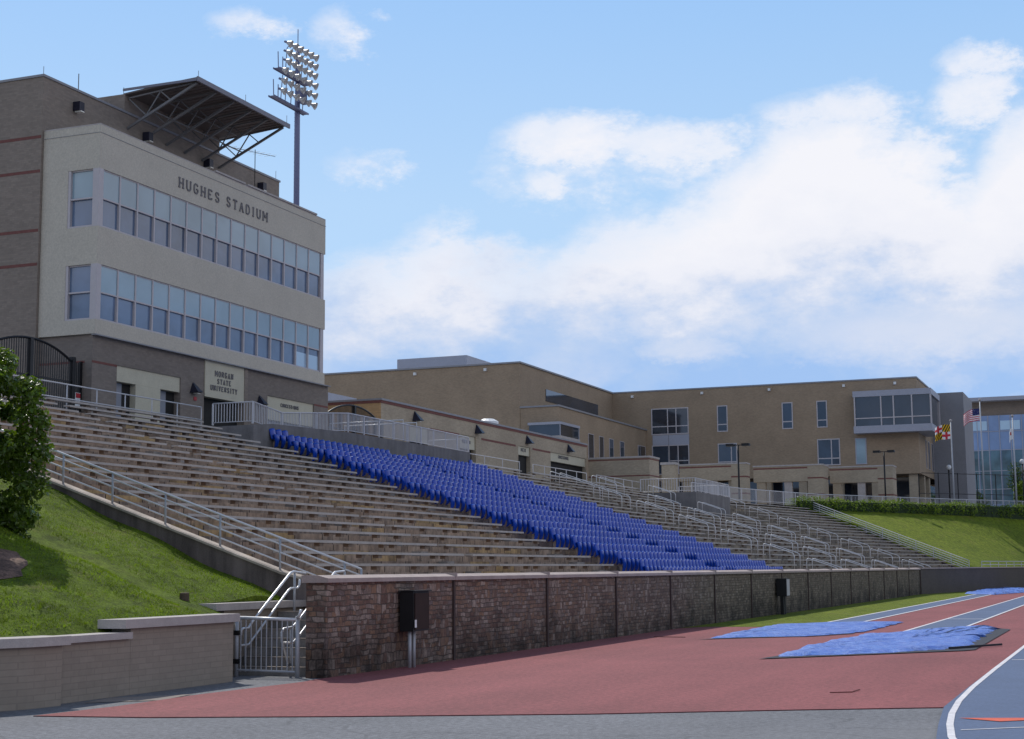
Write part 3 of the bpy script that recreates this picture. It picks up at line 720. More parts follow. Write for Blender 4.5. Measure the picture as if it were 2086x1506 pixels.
# ------------------------------------------------------------------ low brick walls, gate, stairs at left
lw = thing('garden_wall', 'low beige brick wall with pale coping beside the gate', 'wall', (22,15.8,0))
MB().box(21.95,25.15,15.6,15.98,-.05,1.10).build('tall_section', M['brick_low'], lw)
MB().box(21.66,25.22,15.50,16.06,1.102,1.25).build('tall_coping', M['capstone'], lw)
MB().box(19.9,21.949,15.603,15.98,-.05,.93).build('short_section', M['brick_low'], lw)
MB().box(19.96,21.90,15.52,16.05,.932,1.04).build('short_coping', M['capstone'], lw)
wp_ = thing('end_pier_wall', 'low beige brick wall end nearest the camera at the left edge', 'wall', (18.5,15.6,0))
MB().prism([(10,19.5),(19.2,15.48),(19.9,15.40),(19.93,15.8),(19.5,15.9),(10.3,19.9)], -.05, .92).build('brickwork', M['brick_low'], wp_)
MB().prism([(10,19.38),(19.2,15.38),(19.97,15.29),(20.0,15.86),(19.5,15.98),(10.3,20.0)], .922, 1.06).build('coping', M['capstone'], wp_)
mw = thing('stair_wall', 'short brick retaining wall with coping behind the gate stairs', 'wall', (28,16.7,0))
MB().box(26.5,29.67,16.65,16.95,-.05,1.27).build('brickwork', M['brick_low'], mw)
MB().box(26.1,29.68,16.58,17.05,1.272,1.41).build('coping', M['capstone'], mw)
MB().box(25.1,26.34,16.36,16.62,-.05,1.0).build('return_wall', M['brick_low'], mw)
MB().box(26.341,26.5,16.38,16.65,-.05,1.0).build('return_wall', M['brick_low'], mw)
stp = thing('gate_stairs', 'concrete steps rising behind the silver gate', 'stairs', (27.5,15.7,0))
s_ = MB()
for i in range(7): s_.box(26.75+i*.3, 30., 14.76, 16.64, -.02 if i == 0 else .17*i+.002, .17*(i+1))
s_.build('steps', M['conc_step'], stp)
no = MB()
for i in range(7): no.box(26.73+i*.3, 26.80+i*.3, 14.77, 16.63, .17*(i+1)+.002, .17*(i+1)+.012)
no.build('nosings', M['conc_top'], stp)
GX_ = 26.38
gt = thing('steel_gate', 'silver barred gate between the low brick wall and the stone wall', 'gate', (GX_,15.6,0))
MB().tube([(GX_,16.28,.0),(GX_,16.28,1.12)], .04, 8).build('post', M['rail_dull'], gt, smooth=True)
MB().tube([(GX_,14.93,.0),(GX_,14.93,1.17)], .045, 8).build('post', M['rail_dull'], gt, smooth=True)
MB().tube([(GX_-.01,16.36,1.14),(GX_-.01,14.92,1.10)], .032, 8).build('top_rail', M['rail'], gt, smooth=True)
MB().tube([(GX_,16.26,.13),(GX_,14.95,.11)], .022, 6).build('bottom_rail', M['rail_dull'], gt)
for i in range(11):
    y = 16.19 - i*.115; MB().tube([(GX_,y,.10),(GX_,y,1.11)], .013, 6).build('bar', M['rail_dull'], gt)
MB().box(GX_-.05,GX_+.05,16.22,16.37,.80,.89).build('hinge', M['black'], gt); MB().box(GX_-.05,GX_+.05,16.22,16.37,.25,.34).build('hinge', M['black'], gt)
MB().tube([(GX_-.05,14.92,1.13),(GX_-.05,14.86,1.19),(GX_-.07,14.82,1.29)], .03, 6).build('latch', M['rail'], gt, smooth=True)
def scl(pts, k): return [(x*k, y*k, 2+(z-2)*k) for x,y,z in pts]
hr = thing('stair_handrail', 'double silver handrail rising with the steps behind the gate', 'handrail', (27.5,16.4,0))
MB().tube(scl([(26.24,16.1,.80),(26.24,16.1,.90),(26.3,16.1,.93),(26.5,16.1,.93),(26.65,16.1,1.05),(28.12,16.1,1.99),(28.25,16.1,2.02),(28.75,16.1,1.98)],1.022), .028, 8).build('top_rail', M['rail'], hr, smooth=True)
MB().tube(scl([(26.25,16.1,.61),(26.52,16.1,.61),(26.68,16.1,.72),(28.05,16.1,1.64),(28.15,16.1,1.68),(28.42,16.1,1.68),(28.5,16.1,1.74),(28.52,16.1,1.86)],1.022), .024, 8).build('lower_rail', M['rail'], hr, smooth=True)
MB().tube(scl([(28.3,16.1,1.1),(28.3,16.1,2.0)],1.022), .026, 8).build('post', M['rail_dull'], hr, smooth=True)
MB().tube(scl([(26.4,16.1,.1),(26.4,16.1,.92)],1.022), .026, 8).build('post', M['rail_dull'], hr, smooth=True)
hr = thing('stair_handrail', 'shorter silver handrail against the stone wall end behind the gate', 'handrail', (27.5,15.3,0))
MB().tube(scl([(26.2,15.0,.2),(25.94,15.0,.66),(25.9,15.0,.72),(25.9,15.0,.88),(25.97,15.0,.94),(26.3,15.0,.96),(26.5,15.0,1.06),(28.0,15.0,2.0),(28.4,15.0,2.02)],1.03), .026, 8).build('top_rail', M['rail'], hr, smooth=True)
MB().tube(scl([(25.94,15.0,.68),(26.3,15.0,.66),(26.55,15.0,.78),(28.0,15.0,1.7)],1.03), .022, 8).build('lower_rail', M['rail'], hr, smooth=True)
MB().tube(scl([(26.25,15.0,.1),(26.25,15.0,.95)],1.03), .026, 8).build('post', M['rail_dull'], hr, smooth=True)
# stump on the lawn
MB().lathe((26.0,17.25,1.5), [(.10,-.05),(.095,.12),(.06,.13)], 9).build('tree_stump', M['bark'], None, org=None)
so = bpy.data.objects['tree_stump']; tag(so, 'small dark stump on the lawn above the stair wall', 'stump')

# ------------------------------------------------------------------ PRESS BOX TOWER
pb = thing('press_box_building', 'cream and brown press box building with two window rows above the stand', 'building', (58.5,37,7.4))
XL, XR, YF = 49.28, 67.85, 37.0
MB().box(49.15,67.9,39.75,50,7.0,22.0).build('rear_wall', M['brick_dark'], pb)
MB().box(49.10,67.95,39.70,50.05,22.003,22.10).build('roof_coping', M['grey_cap'], pb)
for z in (19.45,18.03,15.6,14.22): MB().box(49.142,49.16,39.78,50,z,z+.12).build('brick_stripe', M['stripe'], pb)
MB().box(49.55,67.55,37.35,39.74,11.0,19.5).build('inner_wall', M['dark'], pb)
for z0, z1 in ((11.33,11.90),(14.11,15.62),(17.96,19.73)):
    MB().box(XL,XR,YF,39.74,z0,z1).build('cream_wall', M['cream'], pb)
MB().box(XL-.02,XR+.02,YF-.02,39.75,19.40,19.415).build('joint_line', M['grey_cap'], pb)
MB().box(XL,XR,YF,39.74,19.733,19.78).build('roof_edge', M['capstone'], pb)
MB().box(60.3,66.9,YF-.05,YF+.05,19.79,19.87).build('parapet_pipe', M['capstone'], pb)
MB().box(57.6,60.1,YF-.05,YF+.05,19.79,19.87).build('parapet_pipe', M['capstone'], pb)
for z0, z1, zm in ((11.90,14.11,13.01),(15.62,17.96,16.79)):
    MB().box(XL,XR,38.5,39.74,z0+.001,z1-.001).build('cream_wall', M['cream'], pb)
    MB().box(XL-.002,XL+.28,36.998,37.30,z0,z1).build('corner_post', M['frame'], pb)
    MB().box(67.45,67.75,37.03,37.4,z0,z1).build('corner_post', M['frame'], pb)
    bw = (67.45-49.56)/15
    for i in range(15):
        x0 = 49.56 + i*bw; x1 = x0 + bw; fr = MB()
        fr.box(x1-.085,x1,37.03,37.22,z0,z1) if i < 14 else fr.box(x1-.02,x1,37.06,37.30,z0,z1)
        fr.box(x0,x1-.085,37.045,37.22,zm-.03,zm+.03); fr.box(x0,x1-.085,37.04,37.22,z0,z0+.07); fr.box(x0,x1-.085,37.05,37.22,z1-.05,z1)
        w = fr.build('window', M['frame'], pb)
        lowmat = M['pane_sky'] if (z0 < 12 and i >= 13) else M['pane_low']  # bright sky behind the end panes is painted as opaque pale blue
        MB().quad((x0,37.065,zm+.03),(x1-.085,37.065,zm+.03),(x1-.085,37.065,z1-.05),(x0,37.065,z1-.05)).build('pane', M['pane_up'], w)
        hz = zm-.03
        if lowmat is M['pane_sky']:
            MB().quad((x0,37.13,z0+.07),(x1-.085,37.13,z0+.07),(x1-.085,37.13,hz-.3),(x0,37.13,hz-.3)).build('pane', lowmat, w)
            MB().quad((x0,37.13,hz-.3),(x1-.085,37.13,hz-.3),(x1-.085,37.13,hz),(x0,37.13,hz)).build('pane', M['pane_low'], w)
        else:
            MB().quad((x0,37.13,z0+.07),(x1-.085,37.13,z0+.07),(x1-.085,37.13,hz),(x0,37.13,hz)).build('pane', lowmat, w)
    # side window facing the near end
    fr = MB(); fr.box(49.30,49.5,38.38,38.5,z0,z1); fr.box(49.33,49.5,37.3,38.38,zm-.03,zm+.03); fr.box(49.31,49.5,37.3,38.38,z0,z0+.07); fr.box(49.36,49.5,37.3,38.38,z1-.05,z1)
    w = fr.build('window', M['frame'], pb)
    MB().quad((49.42,38.38,zm+.03),(49.42,37.3,zm+.03),(49.42,37.3,z1-.05),(49.42,38.38,z1-.05)).build('pane', M['pane_up'] if z0 > 13 else M['pane_low'], w)
    MB().quad((49.45,38.38,z0+.07),(49.45,37.3,z0+.07),(49.45,37.3,zm-.03),(49.45,38.38,zm-.03)).build('pane', M['pane_low'], w)
lettering(MB(), 'HUGHES', 54.80, 57.92, 18.46, .40, 36.985, .19).build('lettering', M['text'], pb)
lettering(MB(), 'STADIUM', 58.58, 62.10, 18.46, .40, 36.985, .19).build('lettering', M['text'], pb)
# brick base with openings
MB().box(49.42,68.6,37.56,45,7.0,11.32).build('base_wall', M['brick_base'], pb)
def skin(x0,x1,z0,z1,mat='brick_base',y0=37.2,y1=37.555,name='base_wall'): return MB().box(x0,x1,y0,y1,z0,z1).build(name, M[mat], pb)
skin(49.40,51.0,7.0,11.325); skin(51.0,55.5,10.29,11.325); skin(55.5,57.3,7.0,11.325); skin(60.8,62.68,7.0,11.325); skin(62.68,67.15,10.27,11.325); skin(67.15,68.6,7.0,11.325)
skin(62.68,67.15,7.0,8.3)
skin(51.0,55.5,9.66,10.288,'cream_dim',37.25,37.55,'entrance_panel'); skin(52.36,54.1,7.0,9.658,'cream_dim',37.253,37.55,'entrance_panel')
for x0, x1 in ((51.0,52.36),(54.1,55.5)):
    MB().box(x0+.01,x0+.75,37.50,37.55,7.0,9.64).build('door', M['door'], pb); MB().box(x0+.76,x1-.01,37.52,37.555,7.0,9.64).build('door_recess', M['dark'], pb)
skin(57.3,60.52,9.68,11.322,'cream_dim',37.15,37.55,'sign_panel'); skin(60.52,60.80,7.0,11.322,'brick_dark',37.12,37.55,'pier')
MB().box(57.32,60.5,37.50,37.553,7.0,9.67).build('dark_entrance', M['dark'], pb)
skin(62.68,67.15,9.15,10.268,'cream_dim',37.26,37.55,'hatch_panel'); MB().box(62.7,67.1,37.45,37.553,8.305,9.145).build('serving_hatch', M['grey_panel'], pb)
for x0,x1 in ((49.395,51.0),(67.16,68.605)): MB().box(x0,x1,37.192,37.21,10.21,10.30).build('brick_stripe', M['stripe'], pb)
MB().box(49.412,49.425,37.57,45,10.21,10.30).build('brick_stripe', M['stripe'], pb)
for a_ in (('MORGAN', 58.08, 59.53, 10.66, .22), ('STATE', 58.28, 59.36, 10.34, .20), ('UNIVERSITY', 57.74, 59.88, 10.02, .20)): lettering(MB(), *a_, 37.14, .2).build('lettering', M['text'], pb)
t = MB(); lettering(t, 'CONCESSIONS', 64.0, 65.68, 9.86, .15, 37.25, .2, False); t.build('lettering', M['text'], pb)
MB().box(56.5,56.7,37.17,37.2,9.42,9.58).build('alarm_plate', M['red'], pb)
MB().box(49.3,68.5,36.99,37.2,11.28,11.327).build('drip_edge', M['grey_cap'], pb)
def cone_lamp(parent, x, y, z, s=1.):
    l = MB(); l.add([(x-.30*s,y,z),(x+.30*s,y,z),(x+.22*s,y-.42*s,z+.04),(x-.22*s,y-.42*s,z+.04),(x-.06*s,y,z+.52*s),(x+.06*s,y,z+.52*s)], [(0,3,4),(1,5,2),(3,2,5,4),(0,4,5,1),(0,1,2,3)])
    w = l.build('wall_lamp', M['lamp'], parent)
    MB().box(x-.12*s,x+.12*s,y-.32*s,y-.1*s,z-.03,z-.004).build('lens', M['lampglass'], w)
for x in (56.45,61.95): cone_lamp(pb, x, 37.19, 9.72, .9)
def shoe_lamp(parent, x, y, z):
    l = MB().box(x-.16,x+.16,y-.34,y,z-.05,z+.33); w = l.build('wall_lamp', M['lamp'], parent)
    MB().box(x-.10,x+.14,y-.36,y-.05,z-.10,z-.055).build('lens', M['lampglass'], w)
for x in (51.2,56.1,61.0,65.9): shoe_lamp(pb, x, 39.74, 21.15)
# canopy on the roof
MB().box(54.6,62.24,39.76,43.5,22.101,22.86).build('stair_head', M['brick_dark'], pb)
MB().box(52.4,54.59,41.0,43.5,22.101,22.62).build('stair_head', M['brick_dark'], pb)
cn = MB(); prof = [(39.85,22.90),(38.9,22.98),(37.9,23.05),(36.9,23.12),(36.08,23.16)]
for y, z in prof: cn.v += [(54.62,y,z),(62.42,y,z),(62.42,y,z-.07),(54.62,y,z-.07)]
for i in range(len(prof)-1):
    a = i*4
    for k in range(4): cn.f.append((a+k, a+4+k, a+4+(k+1)%4, a+(k+1)%4))
cn.f += [(0,1,2,3),(19,18,17,16)]
can = cn.build('canopy', M['canopy'], pb)
MB().box(54.58,62.46,36.0,36.075,22.97,23.18).build('fascia', M['canopytop'], can)
MB().box(54.57,54.615,36.08,39.85,22.99,23.10).build('fascia', M['canopytop'], can)
rb = MB()
for i in range(24): rb.box(54.9+i*.32,54.96+i*.32,36.3,39.7,22.86,22.93)
rb.xform(lambda p: (p[0], p[1], p[2]+(39.7-p[1])*.055)); rb.build('ribs', M['canopy'], can)
for i in range(6):
    x = 54.82 + i*1.465; tr = MB()
    tr.bar((x,39.73,21.36),(x,36.2,22.97),.09,.10); tr.bar((x,39.7,22.72),(x,36.35,22.99),.06,.06)
    for a, c in (((39.70,22.70),(38.77,21.84)),((38.77,21.84),(38.05,22.83)),((38.05,22.83),(37.55,22.40))): tr.bar((x,a[0],a[1]),(x,c[0],c[1]),.045,.045)
    tr.build('truss', M['steel'], can)
br = MB()
for i in range(5):
    x = 54.82+i*1.465; br.bar((x,38.4,21.98),(x+1.465,38.4,21.98),.045,.045)
br.bar((54.82,38.6,22.78),(62.14,38.6,22.78),.05,.05); br.build('bracing', M['steel'], can)
MB().lathe((71.8,44,22.4), [(.65,0),(.65,1.9),(.55,2.05),(.3,2.1)], 14).xform(lambda p:(p[0]-6.2,p[1],p[2]-.2)).build('roof_fan', M['white'], pb, smooth=False)
an = thing('roof_antenna', 'thin television antenna on a mast in front of the roof wall', 'antenna', (65.08,39.4,19.8))
MB().tube([(65.08,39.5,19.78),(65.08,39.5,23.0)], .022, 6).build('mast', M['black'], an)
bm_ = MB().tube([(63.2,39.9,22.72),(66.7,39.3,23.02)], .014, 5)
for k in range(8):
    x = 63.4+k*.42; y = 39.87-k*.07; z = 22.74+k*.036; bm_.tube([(x,y-.35,z),(x,y+.35,z)], .007, 4)
bm_.build('boom', M['steel'], an)
for x, y, z0, h in ((49.2,39.8,22.1,.35),(53.25,41.2,22.1,1.45),(54.7,39.9,22.9,.3),(58.6,36.1,23.18,.35),(54.75,36.1,23.18,.3),(67.8,39.9,22.1,.5),(62.3,36.1,23.18,.4)):
    MB().tube([(x,y,z0),(x,y,z0+h)], .022 if h > 1 else .012, 5).build('lightning_rod', M['steel'], pb)

# floodlight tower
lp = thing('floodlight_tower', 'tall steel pole carrying banks of floodlights behind the press box', 'light tower', (78.9,45,7.4))
MB().tube([(78.9,45,7.0),(78.9,45,29.8),(78.9,45,33.6)], [.21,.165,.12], 14).build('pole', M['pole'], lp, smooth=True)
MB().tube([(78.9,45,33.5),(78.9,45,34.62)], .03, 6).build('lightning_rod', M['pole'], lp)
ps = MB()
for i in range(40): ps.tube([(78.63,45,20+i*.25),(78.47,44.95,20+i*.25)], .014, 4)
ps.build('climbing_pegs', M['pole'], lp)
for xa, xb, z in ((76.0,79.7,31.25),(75.5,79.6,29.42)):
    a = MB(); a.box(xa,xb,44.60,44.66,z,z+.10); a.box(xa,xb,44.95,45.0,z,z+.10); a.box(xa,xb,44.661,44.949,z+.03,z+.05)
    a.tube([(xa,44.64,z+.1),(xa-.05,44.64,z+1.0)], .03, 5); a.tube([(xa+.5,44.64,z+.1),(xa+.5,44.64,z+.85)], .03, 5)
    ca = a.build('crossarm', M['pole'], lp)
    for x in (xa+.75,xa+1.25,xa+1.9,xa+2.6,xa+3.3): MB().tube([(x,44.6,z+.05),(x,44.5,z+1.45),(x+.08,44.4,z+1.62),(x+.3,44.25,z+1.66)], .028, 5).build('lamp_bracket', M['pole'], lp)
FK = 44.15/45.
ROWS = [(78.0,33.42,81.2,33.55),(77.95,32.85,81.15,32.95),(77.9,32.28,81.1,32.34),(77.5,31.62,81.15,31.72),(77.4,30.95,81.1,31.08),(77.35,30.32,81.05,30.45)]
head = None
for ri, (xa, za, xb, zb) in enumerate(ROWS):
    for i in range(6):
        x = (xa+(xb-xa)*i/5)*FK; z = 2+(za+(zb-za)*i/5 - 2)*FK; loc = Vector((x, 44.15, z))
        if head is None:
            head = MB().lathe((0,0,0), [(.045,-.25),(.09,-.21),(.125,-.11),(.21,.02),(.235,.085),(.21,.08),(.11,.0)], 14, axis=(.28,-.80,-.40)).build('floodlight', M['flood'], lp, org=(0,0,0), smooth=True); h = head
            back = MB().lathe((0,0,0), [(.05,-.40),(.07,-.38),(.07,-.24),(.05,-.21)], 8, axis=(.28,-.80,-.40)).build('ballast', M['pole'], head, org=(0,0,0))
        else:
            h = head.copy(); COL.objects.link(h); h.parent = lp
            bb = back.copy(); COL.objects.link(bb); bb.parent = h
        h.location = loc - Vector(lp.location)
MB().box(78.4,79.1,44.45,44.72,29.9,30.7).build('junction_box', M['pole'], lp)

# ------------------------------------------------------------------ iron gates beside the press box
def iron_gate(label, xc, w, y, zt, zs, x_end=None):
    t = thing('iron_gate', label, 'gate', (xc,y,7.4))
    x0, x1 = xc-w/2, xc+w/2; ar = []
    for i in range(21):
        s = -1+2*i/20; ar.append((xc+s*w/2, y, zs+(zt-zs)*(1-abs(s)**2.1)))
    MB().tube(ar, .05, 6).build('arch_rail', M['black'], t)
    for x in (x0,xc,x1): MB().box(x-.09,x+.09,y-.09,y+.09,7.3,(zs+.22) if x != xc else zt).build('post', M['black'], t)
    bars = MB(); k = int(w/.13)
    for i in range(1,k):
        x = x0+w*i/k; s = (x-xc)/(w/2); bars.box(x-.014,x+.014,y-.014,y+.014,7.3,zs+(zt-zs)*(1-abs(s)**2.1))
    bars.box(x0,x1,y-.02,y+.02,9.35,9.42); bars.box(x0,x1,y-.02,y+.02,7.5,7.57)
    bars.build('bar_panel', M['black'], t)
    return t
ig = iron_gate('black iron arched gate left of the press box, beyond the tree', 46.35, 5.0, 37.7, 10.78, 10.15)
b = MB()
for i in range(4): b.box(49.0+i*.1,49.03+i*.1,37.69,37.72,7.3,10.2)
b.build('side_panel', M['black'], ig)
MB().box(49.28,49.4,37.65,37.75,7.3,10.25).build('post', M['black'], ig)
sg = MB().box(48.95,49.25,37.60,37.62,8.45,9.0); so = sg.build('notice_sign', M['white'], None, org=(49.1,37.6,8.4)); tag(so, 'small white and red notice on the black iron gate', 'sign')
MB().box(48.97,49.23,37.585,37.598,8.80,8.98).build('red_band', M['red'], so)
t_ = MB()
for i in range(4): t_.box(48.93+i*.1,48.96+i*.1,37.585,37.60,7.85,8.25)
tag(t_.build('notice_marks', M['white'], None, org=(49.1,37.58,7.8)), 'row of pale upright marks low on the black iron gate', 'sign')
iron_gate('black iron arched gate between the press box and concession building', 72.6, 6.4, 37.8, 10.75, 10.0)

# ------------------------------------------------------------------ CONCESSION BUILDING
cb = thing('concession_building', 'long low tan concession building with red stripes behind the stand', 'building', (95,38.5,7.4))
MB().box(77.2,112.65,38.85,47,7.0,11.50).build('rear_wall', M['brick_conc'], cb)
MB().box(77.17,77.198,38.5,47,7.0,11.40).build('gable_wall', M['brick_orange'], cb)
MB().box(77.12,112.7,38.42,47.05,11.55,11.66).build('roof_coping', M['grey_cap'], cb)
MB().box(77.13,112.68,38.46,38.84,11.40,11.548).build('brick_stripe', M['stripe'], cb); MB().box(77.14,77.168,38.85,47.0,11.40,11.548).build('brick_stripe', M['stripe'], cb)
def cskin(x0,x1,z0,z1,mat='brick_conc',y0=38.5,name='front_wall'): return MB().box(x0,x1,y0,38.848,z0,z1).build(name, M[mat], cb)
OP = [(80.9,83.6,9.55,'hatch'),(88.2,90.75,9.66,'door'),(98.2,100.5,9.9,'door'),(104.6,112.45,9.86,'hatch')]
px = 77.2
for x0, x1, zl, kd in OP:
    cskin(px, x0, 7.0, 11.398); cskin(x0, x1, 10.5, 11.398); cskin(x0, x1, zl, 10.498, 'cream_dim', 38.58, 'lintel_panel')
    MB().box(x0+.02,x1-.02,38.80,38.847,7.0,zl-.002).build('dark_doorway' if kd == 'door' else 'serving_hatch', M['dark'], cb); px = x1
cskin(px, 112.65, 7.0, 11.398)
for x0, x1 in ((83.7,88.1),(91.7,97.7),(100.95,104.55)): MB().box(x0,x1,38.485,38.502,10.39,10.52).build('brick_stripe', M['stripe'], cb)
for a_ in (('WOMEN', 88.75, 90.0, 10.0, .2), ('MEN', 98.9, 99.75, 10.15, .22), ('CONCESSIONS', 106.4, 108.6, 10.16, .2)): lettering(MB(), *a_, 38.57, .2, False).build('lettering', M['text'], cb)
for x in (81.6,90.9,99.85,108.4): cone_lamp(cb, x, 38.48, 10.72, 1.15)
MB().lathe((101.3,42,11.6), [(.55,0),(.55,.6),(.75,.65),(.75,.95),(.4,1.15)], 14).build('roof_vent', M['white'], cb, smooth=False)
MB().box(77.5,91,47.2,52,11.0,13.45).build('rear_roof', M['grey_panel'], cb)
cw = thing('corner_wall', 'tan block wall with two red stripes right of the concession building', 'wall', (113.5,35.5,7.4))
MB().box(112.72,115.3,33.5,38.4,7.0,10.45).build('brickwork', M['brick_conc'], cw)
MB().box(112.66,115.36,33.44,38.4,10.453,10.58).build('coping', M['capstone'], cw)
for z in (10.30,9.05): MB().box(112.705,115.315,33.485,38.4,z,z+.09).build('brick_stripe', M['stripe'], cw)

# ------------------------------------------------------------------ ACADEMIC BUILDING (scaled from the camera by K)
K = 1.15
def S(x, y, z): return (x*K, y*K, 2+(z-2)*K)
class SB(MB):
    def sbox(s, x0, x1, y0, y1, z0, z1):
        a = S(x0,y0,z0); b = S(x1,y1,z1); return s.box(a[0],b[0],a[1],b[1],a[2],b[2])
ab = thing('academic_building', 'large tan brick academic building with flat roof behind the stand', 'building', S(154,34,6.9))
def sb(x0,x1,y0,y1,z0,z1,name,mat,par=None): return SB().sbox(x0,x1,y0,y1,z0,z1).build(name, M[mat], par or ab)
sb(127.34,158,49.74,72,5.5,20.4,'left_wing','brick_tan')
sb(127.40,154.16,46.12,49.735,5.5,16.35,'lower_wing','brick_tan')
sb(127.2,154.2,49.6,72.1,20.405,20.55,'roof_coping','grey_cap'); sb(127.3,154.3,46.0,49.73,16.355,16.5,'roof_coping','grey_cap')
sb(154.17,181,18.47,49.735,11.05,20.4,'right_wing','brick_tan'); sb(154.1,181.1,18.40,49.6,20.405,20.55,'roof_coping','grey_cap')
sb(157.5,180,19.5,49.735,5.5,11.04,'ground_floor','brick_tan')
sb(157.4,157.48,19.6,44,5.8,10.9,'ground_glazing','pane_dark')
sb(157.6,180,19.38,19.46,5.8,10.9,'ground_glazing','pane_dark')
for y in (18.8,22.4,26,29.6,33.2,36.8): sb(154.6,155.5,y,y+.8,5.5,11.045,'column','brick_conc')
for x in (158.5,162.5): sb(x,x+.9,18.6,19.3,5.5,11.045,'column','brick_conc')
sb(144.1,158,62.1,70,20.56,24.0,'penthouse','grey_panel')
sb(166.2,176,15.2,18.46,5.5,20.1,'stair_tower','greyblk')
def swin(kind, a0, a1, z0, z1, fix, vs=(), hs=(), mat='pane_blue', fw=.10):
    """window on an x=fix wall (kind 'x', facing -x) or a y=fix wall (kind 'y', facing -y)"""
    f = SB()
    def bx(u0,u1,w0,w1,d0=.05,d1=.0):
        if kind == 'x': f.sbox(fix-d0,fix-d1-.002,u0,u1,w0,w1)
        else: f.sbox(u0,u1,fix-d0,fix-d1-.002,w0,w1)
    bx(a0-fw,a0,z0-fw,z1+fw); bx(a1,a1+fw,z0-fw,z1+fw); bx(a0,a1,z1,z1+fw); bx(a0,a1,z0-fw,z0)
    for v in vs: bx(v-.05,v+.05,z0,z1,.045)
    for h in hs: bx(a0,a1,h-.05,h+.05,.04)
    w = f.build('window', M['frame'] if mat != 'pane_up' else M['grey_panel'], ab)
    p = SB(); (p.sbox(fix-.03,fix-.004,a0,a1,z0,z1) if kind == 'x' else p.sbox(a0,a1,fix-.03,fix-.004,z0,z1)); p.build('pane', M[mat], w)
X2 = 154.17
swin('x', 41.62, 45.4, 15.95, 18.5, X2, (43.75,42.85), (16.7,), 'pane_dark')
sb(X2-.06,X2-.003,41.5,45.4,14.75,15.8,'spandrel_panel','grey_panel'); sb(X2-.065,X2-.061,43.65,43.7,14.76,15.79,'panel_joint','steel')
swin('x', 41.62, 43.6, 11.8, 14.66, X2, (42.7,), (13.1,), 'pane_dark'); swin('x', 43.75, 45.4, 11.8, 14.66, X2, (), (), 'pane_blue')
for y0, y1 in ((37.5,38.4),(30.8,31.7),(27.35,28.2)): swin('x', y0, y1, 16.0, 18.5, X2, (), (16.65,))
swin('x', 36.6, 38.4, 12.2, 14.6, X2, (37.1,), (12.8,)); swin('x', 26.2, 28.25, 12.2, 14.65, X2, (26.95,), (12.8,)); swin('x', 23.6, 24.5, 12.2, 14.6, X2, (), (), 'pane_up')
sb(154.6,154.7,36.6,38.4,11.2,11.3,'window','frame')
# projecting corner bay
bay = SB(); bay.sbox(152.67,160.2,16.95,24.45,18.62,19.2); bay.sbox(152.67,160.2,16.95,24.45,15.05,15.75)
by = bay.build('corner_bay', M['grey_panel'], ab)
sb(152.8,160,17.1,24.3,15.76,18.61,'bay_glazing','pane_dark',by)
f = SB()
for y in (24.3,21.75,20.55,18.8,17.0): f.sbox(152.68,152.79,y-.06,y+.06,15.76,18.61)
f.sbox(152.69,152.78,17.1,24.3,16.45,16.55)
for x in (152.75,160.1): f.sbox(x-.06,x+.06,16.97,17.09,15.76,18.61)
f.build('bay_mullions', M['frame'], by)
for x0, x1 in ((159.5,160.1),(161.6,162.7),(164.6,166.0)): swin('y', x0, x1, 11.9, 14.65, 18.47, (), (), 'pane_dark', .06)
# left wing details
sb(133.98,149.2,49.68,49.735,17.65,18.75,'ribbon_window','pane_blue')
sb(126.9,131.9,45.8,48.7,13.72,14.72,'glass_bay','pane_dark'); sb(126.8,132.0,45.7,48.8,14.722,14.95,'bay_roof','grey_panel'); sb(126.8,132.0,45.7,48.8,13.5,13.718,'bay_sill','capstone')
for x in (126.86,131.85): sb(x-.06,x+.06,45.75,45.795,13.72,14.72,'bay_post','grey_panel')
for x0, x1, z0 in ((135.5,136.95,12.3),(138.7,139.9,12.4),(141.75,142.95,12.6),(145.15,146.4,12.8)): swin('y', x0, x1, z0, 14.55, 46.12, (), (), 'pane_dark', .05)
swin('y', 151.2, 153.7, 13.5, 14.6, 46.12, (), (), 'pane_dark', .05)
for y in (47.5,40,33,25.5,20.5,53,60): 
    if y < 49: sb(X2-.25,X2-.003,y-.12,y+.12,19.85,20.1,'roof_lamp','white')
    else: sb(127.1,127.337,y-.12,y+.12,19.85,20.1,'roof_lamp','white')

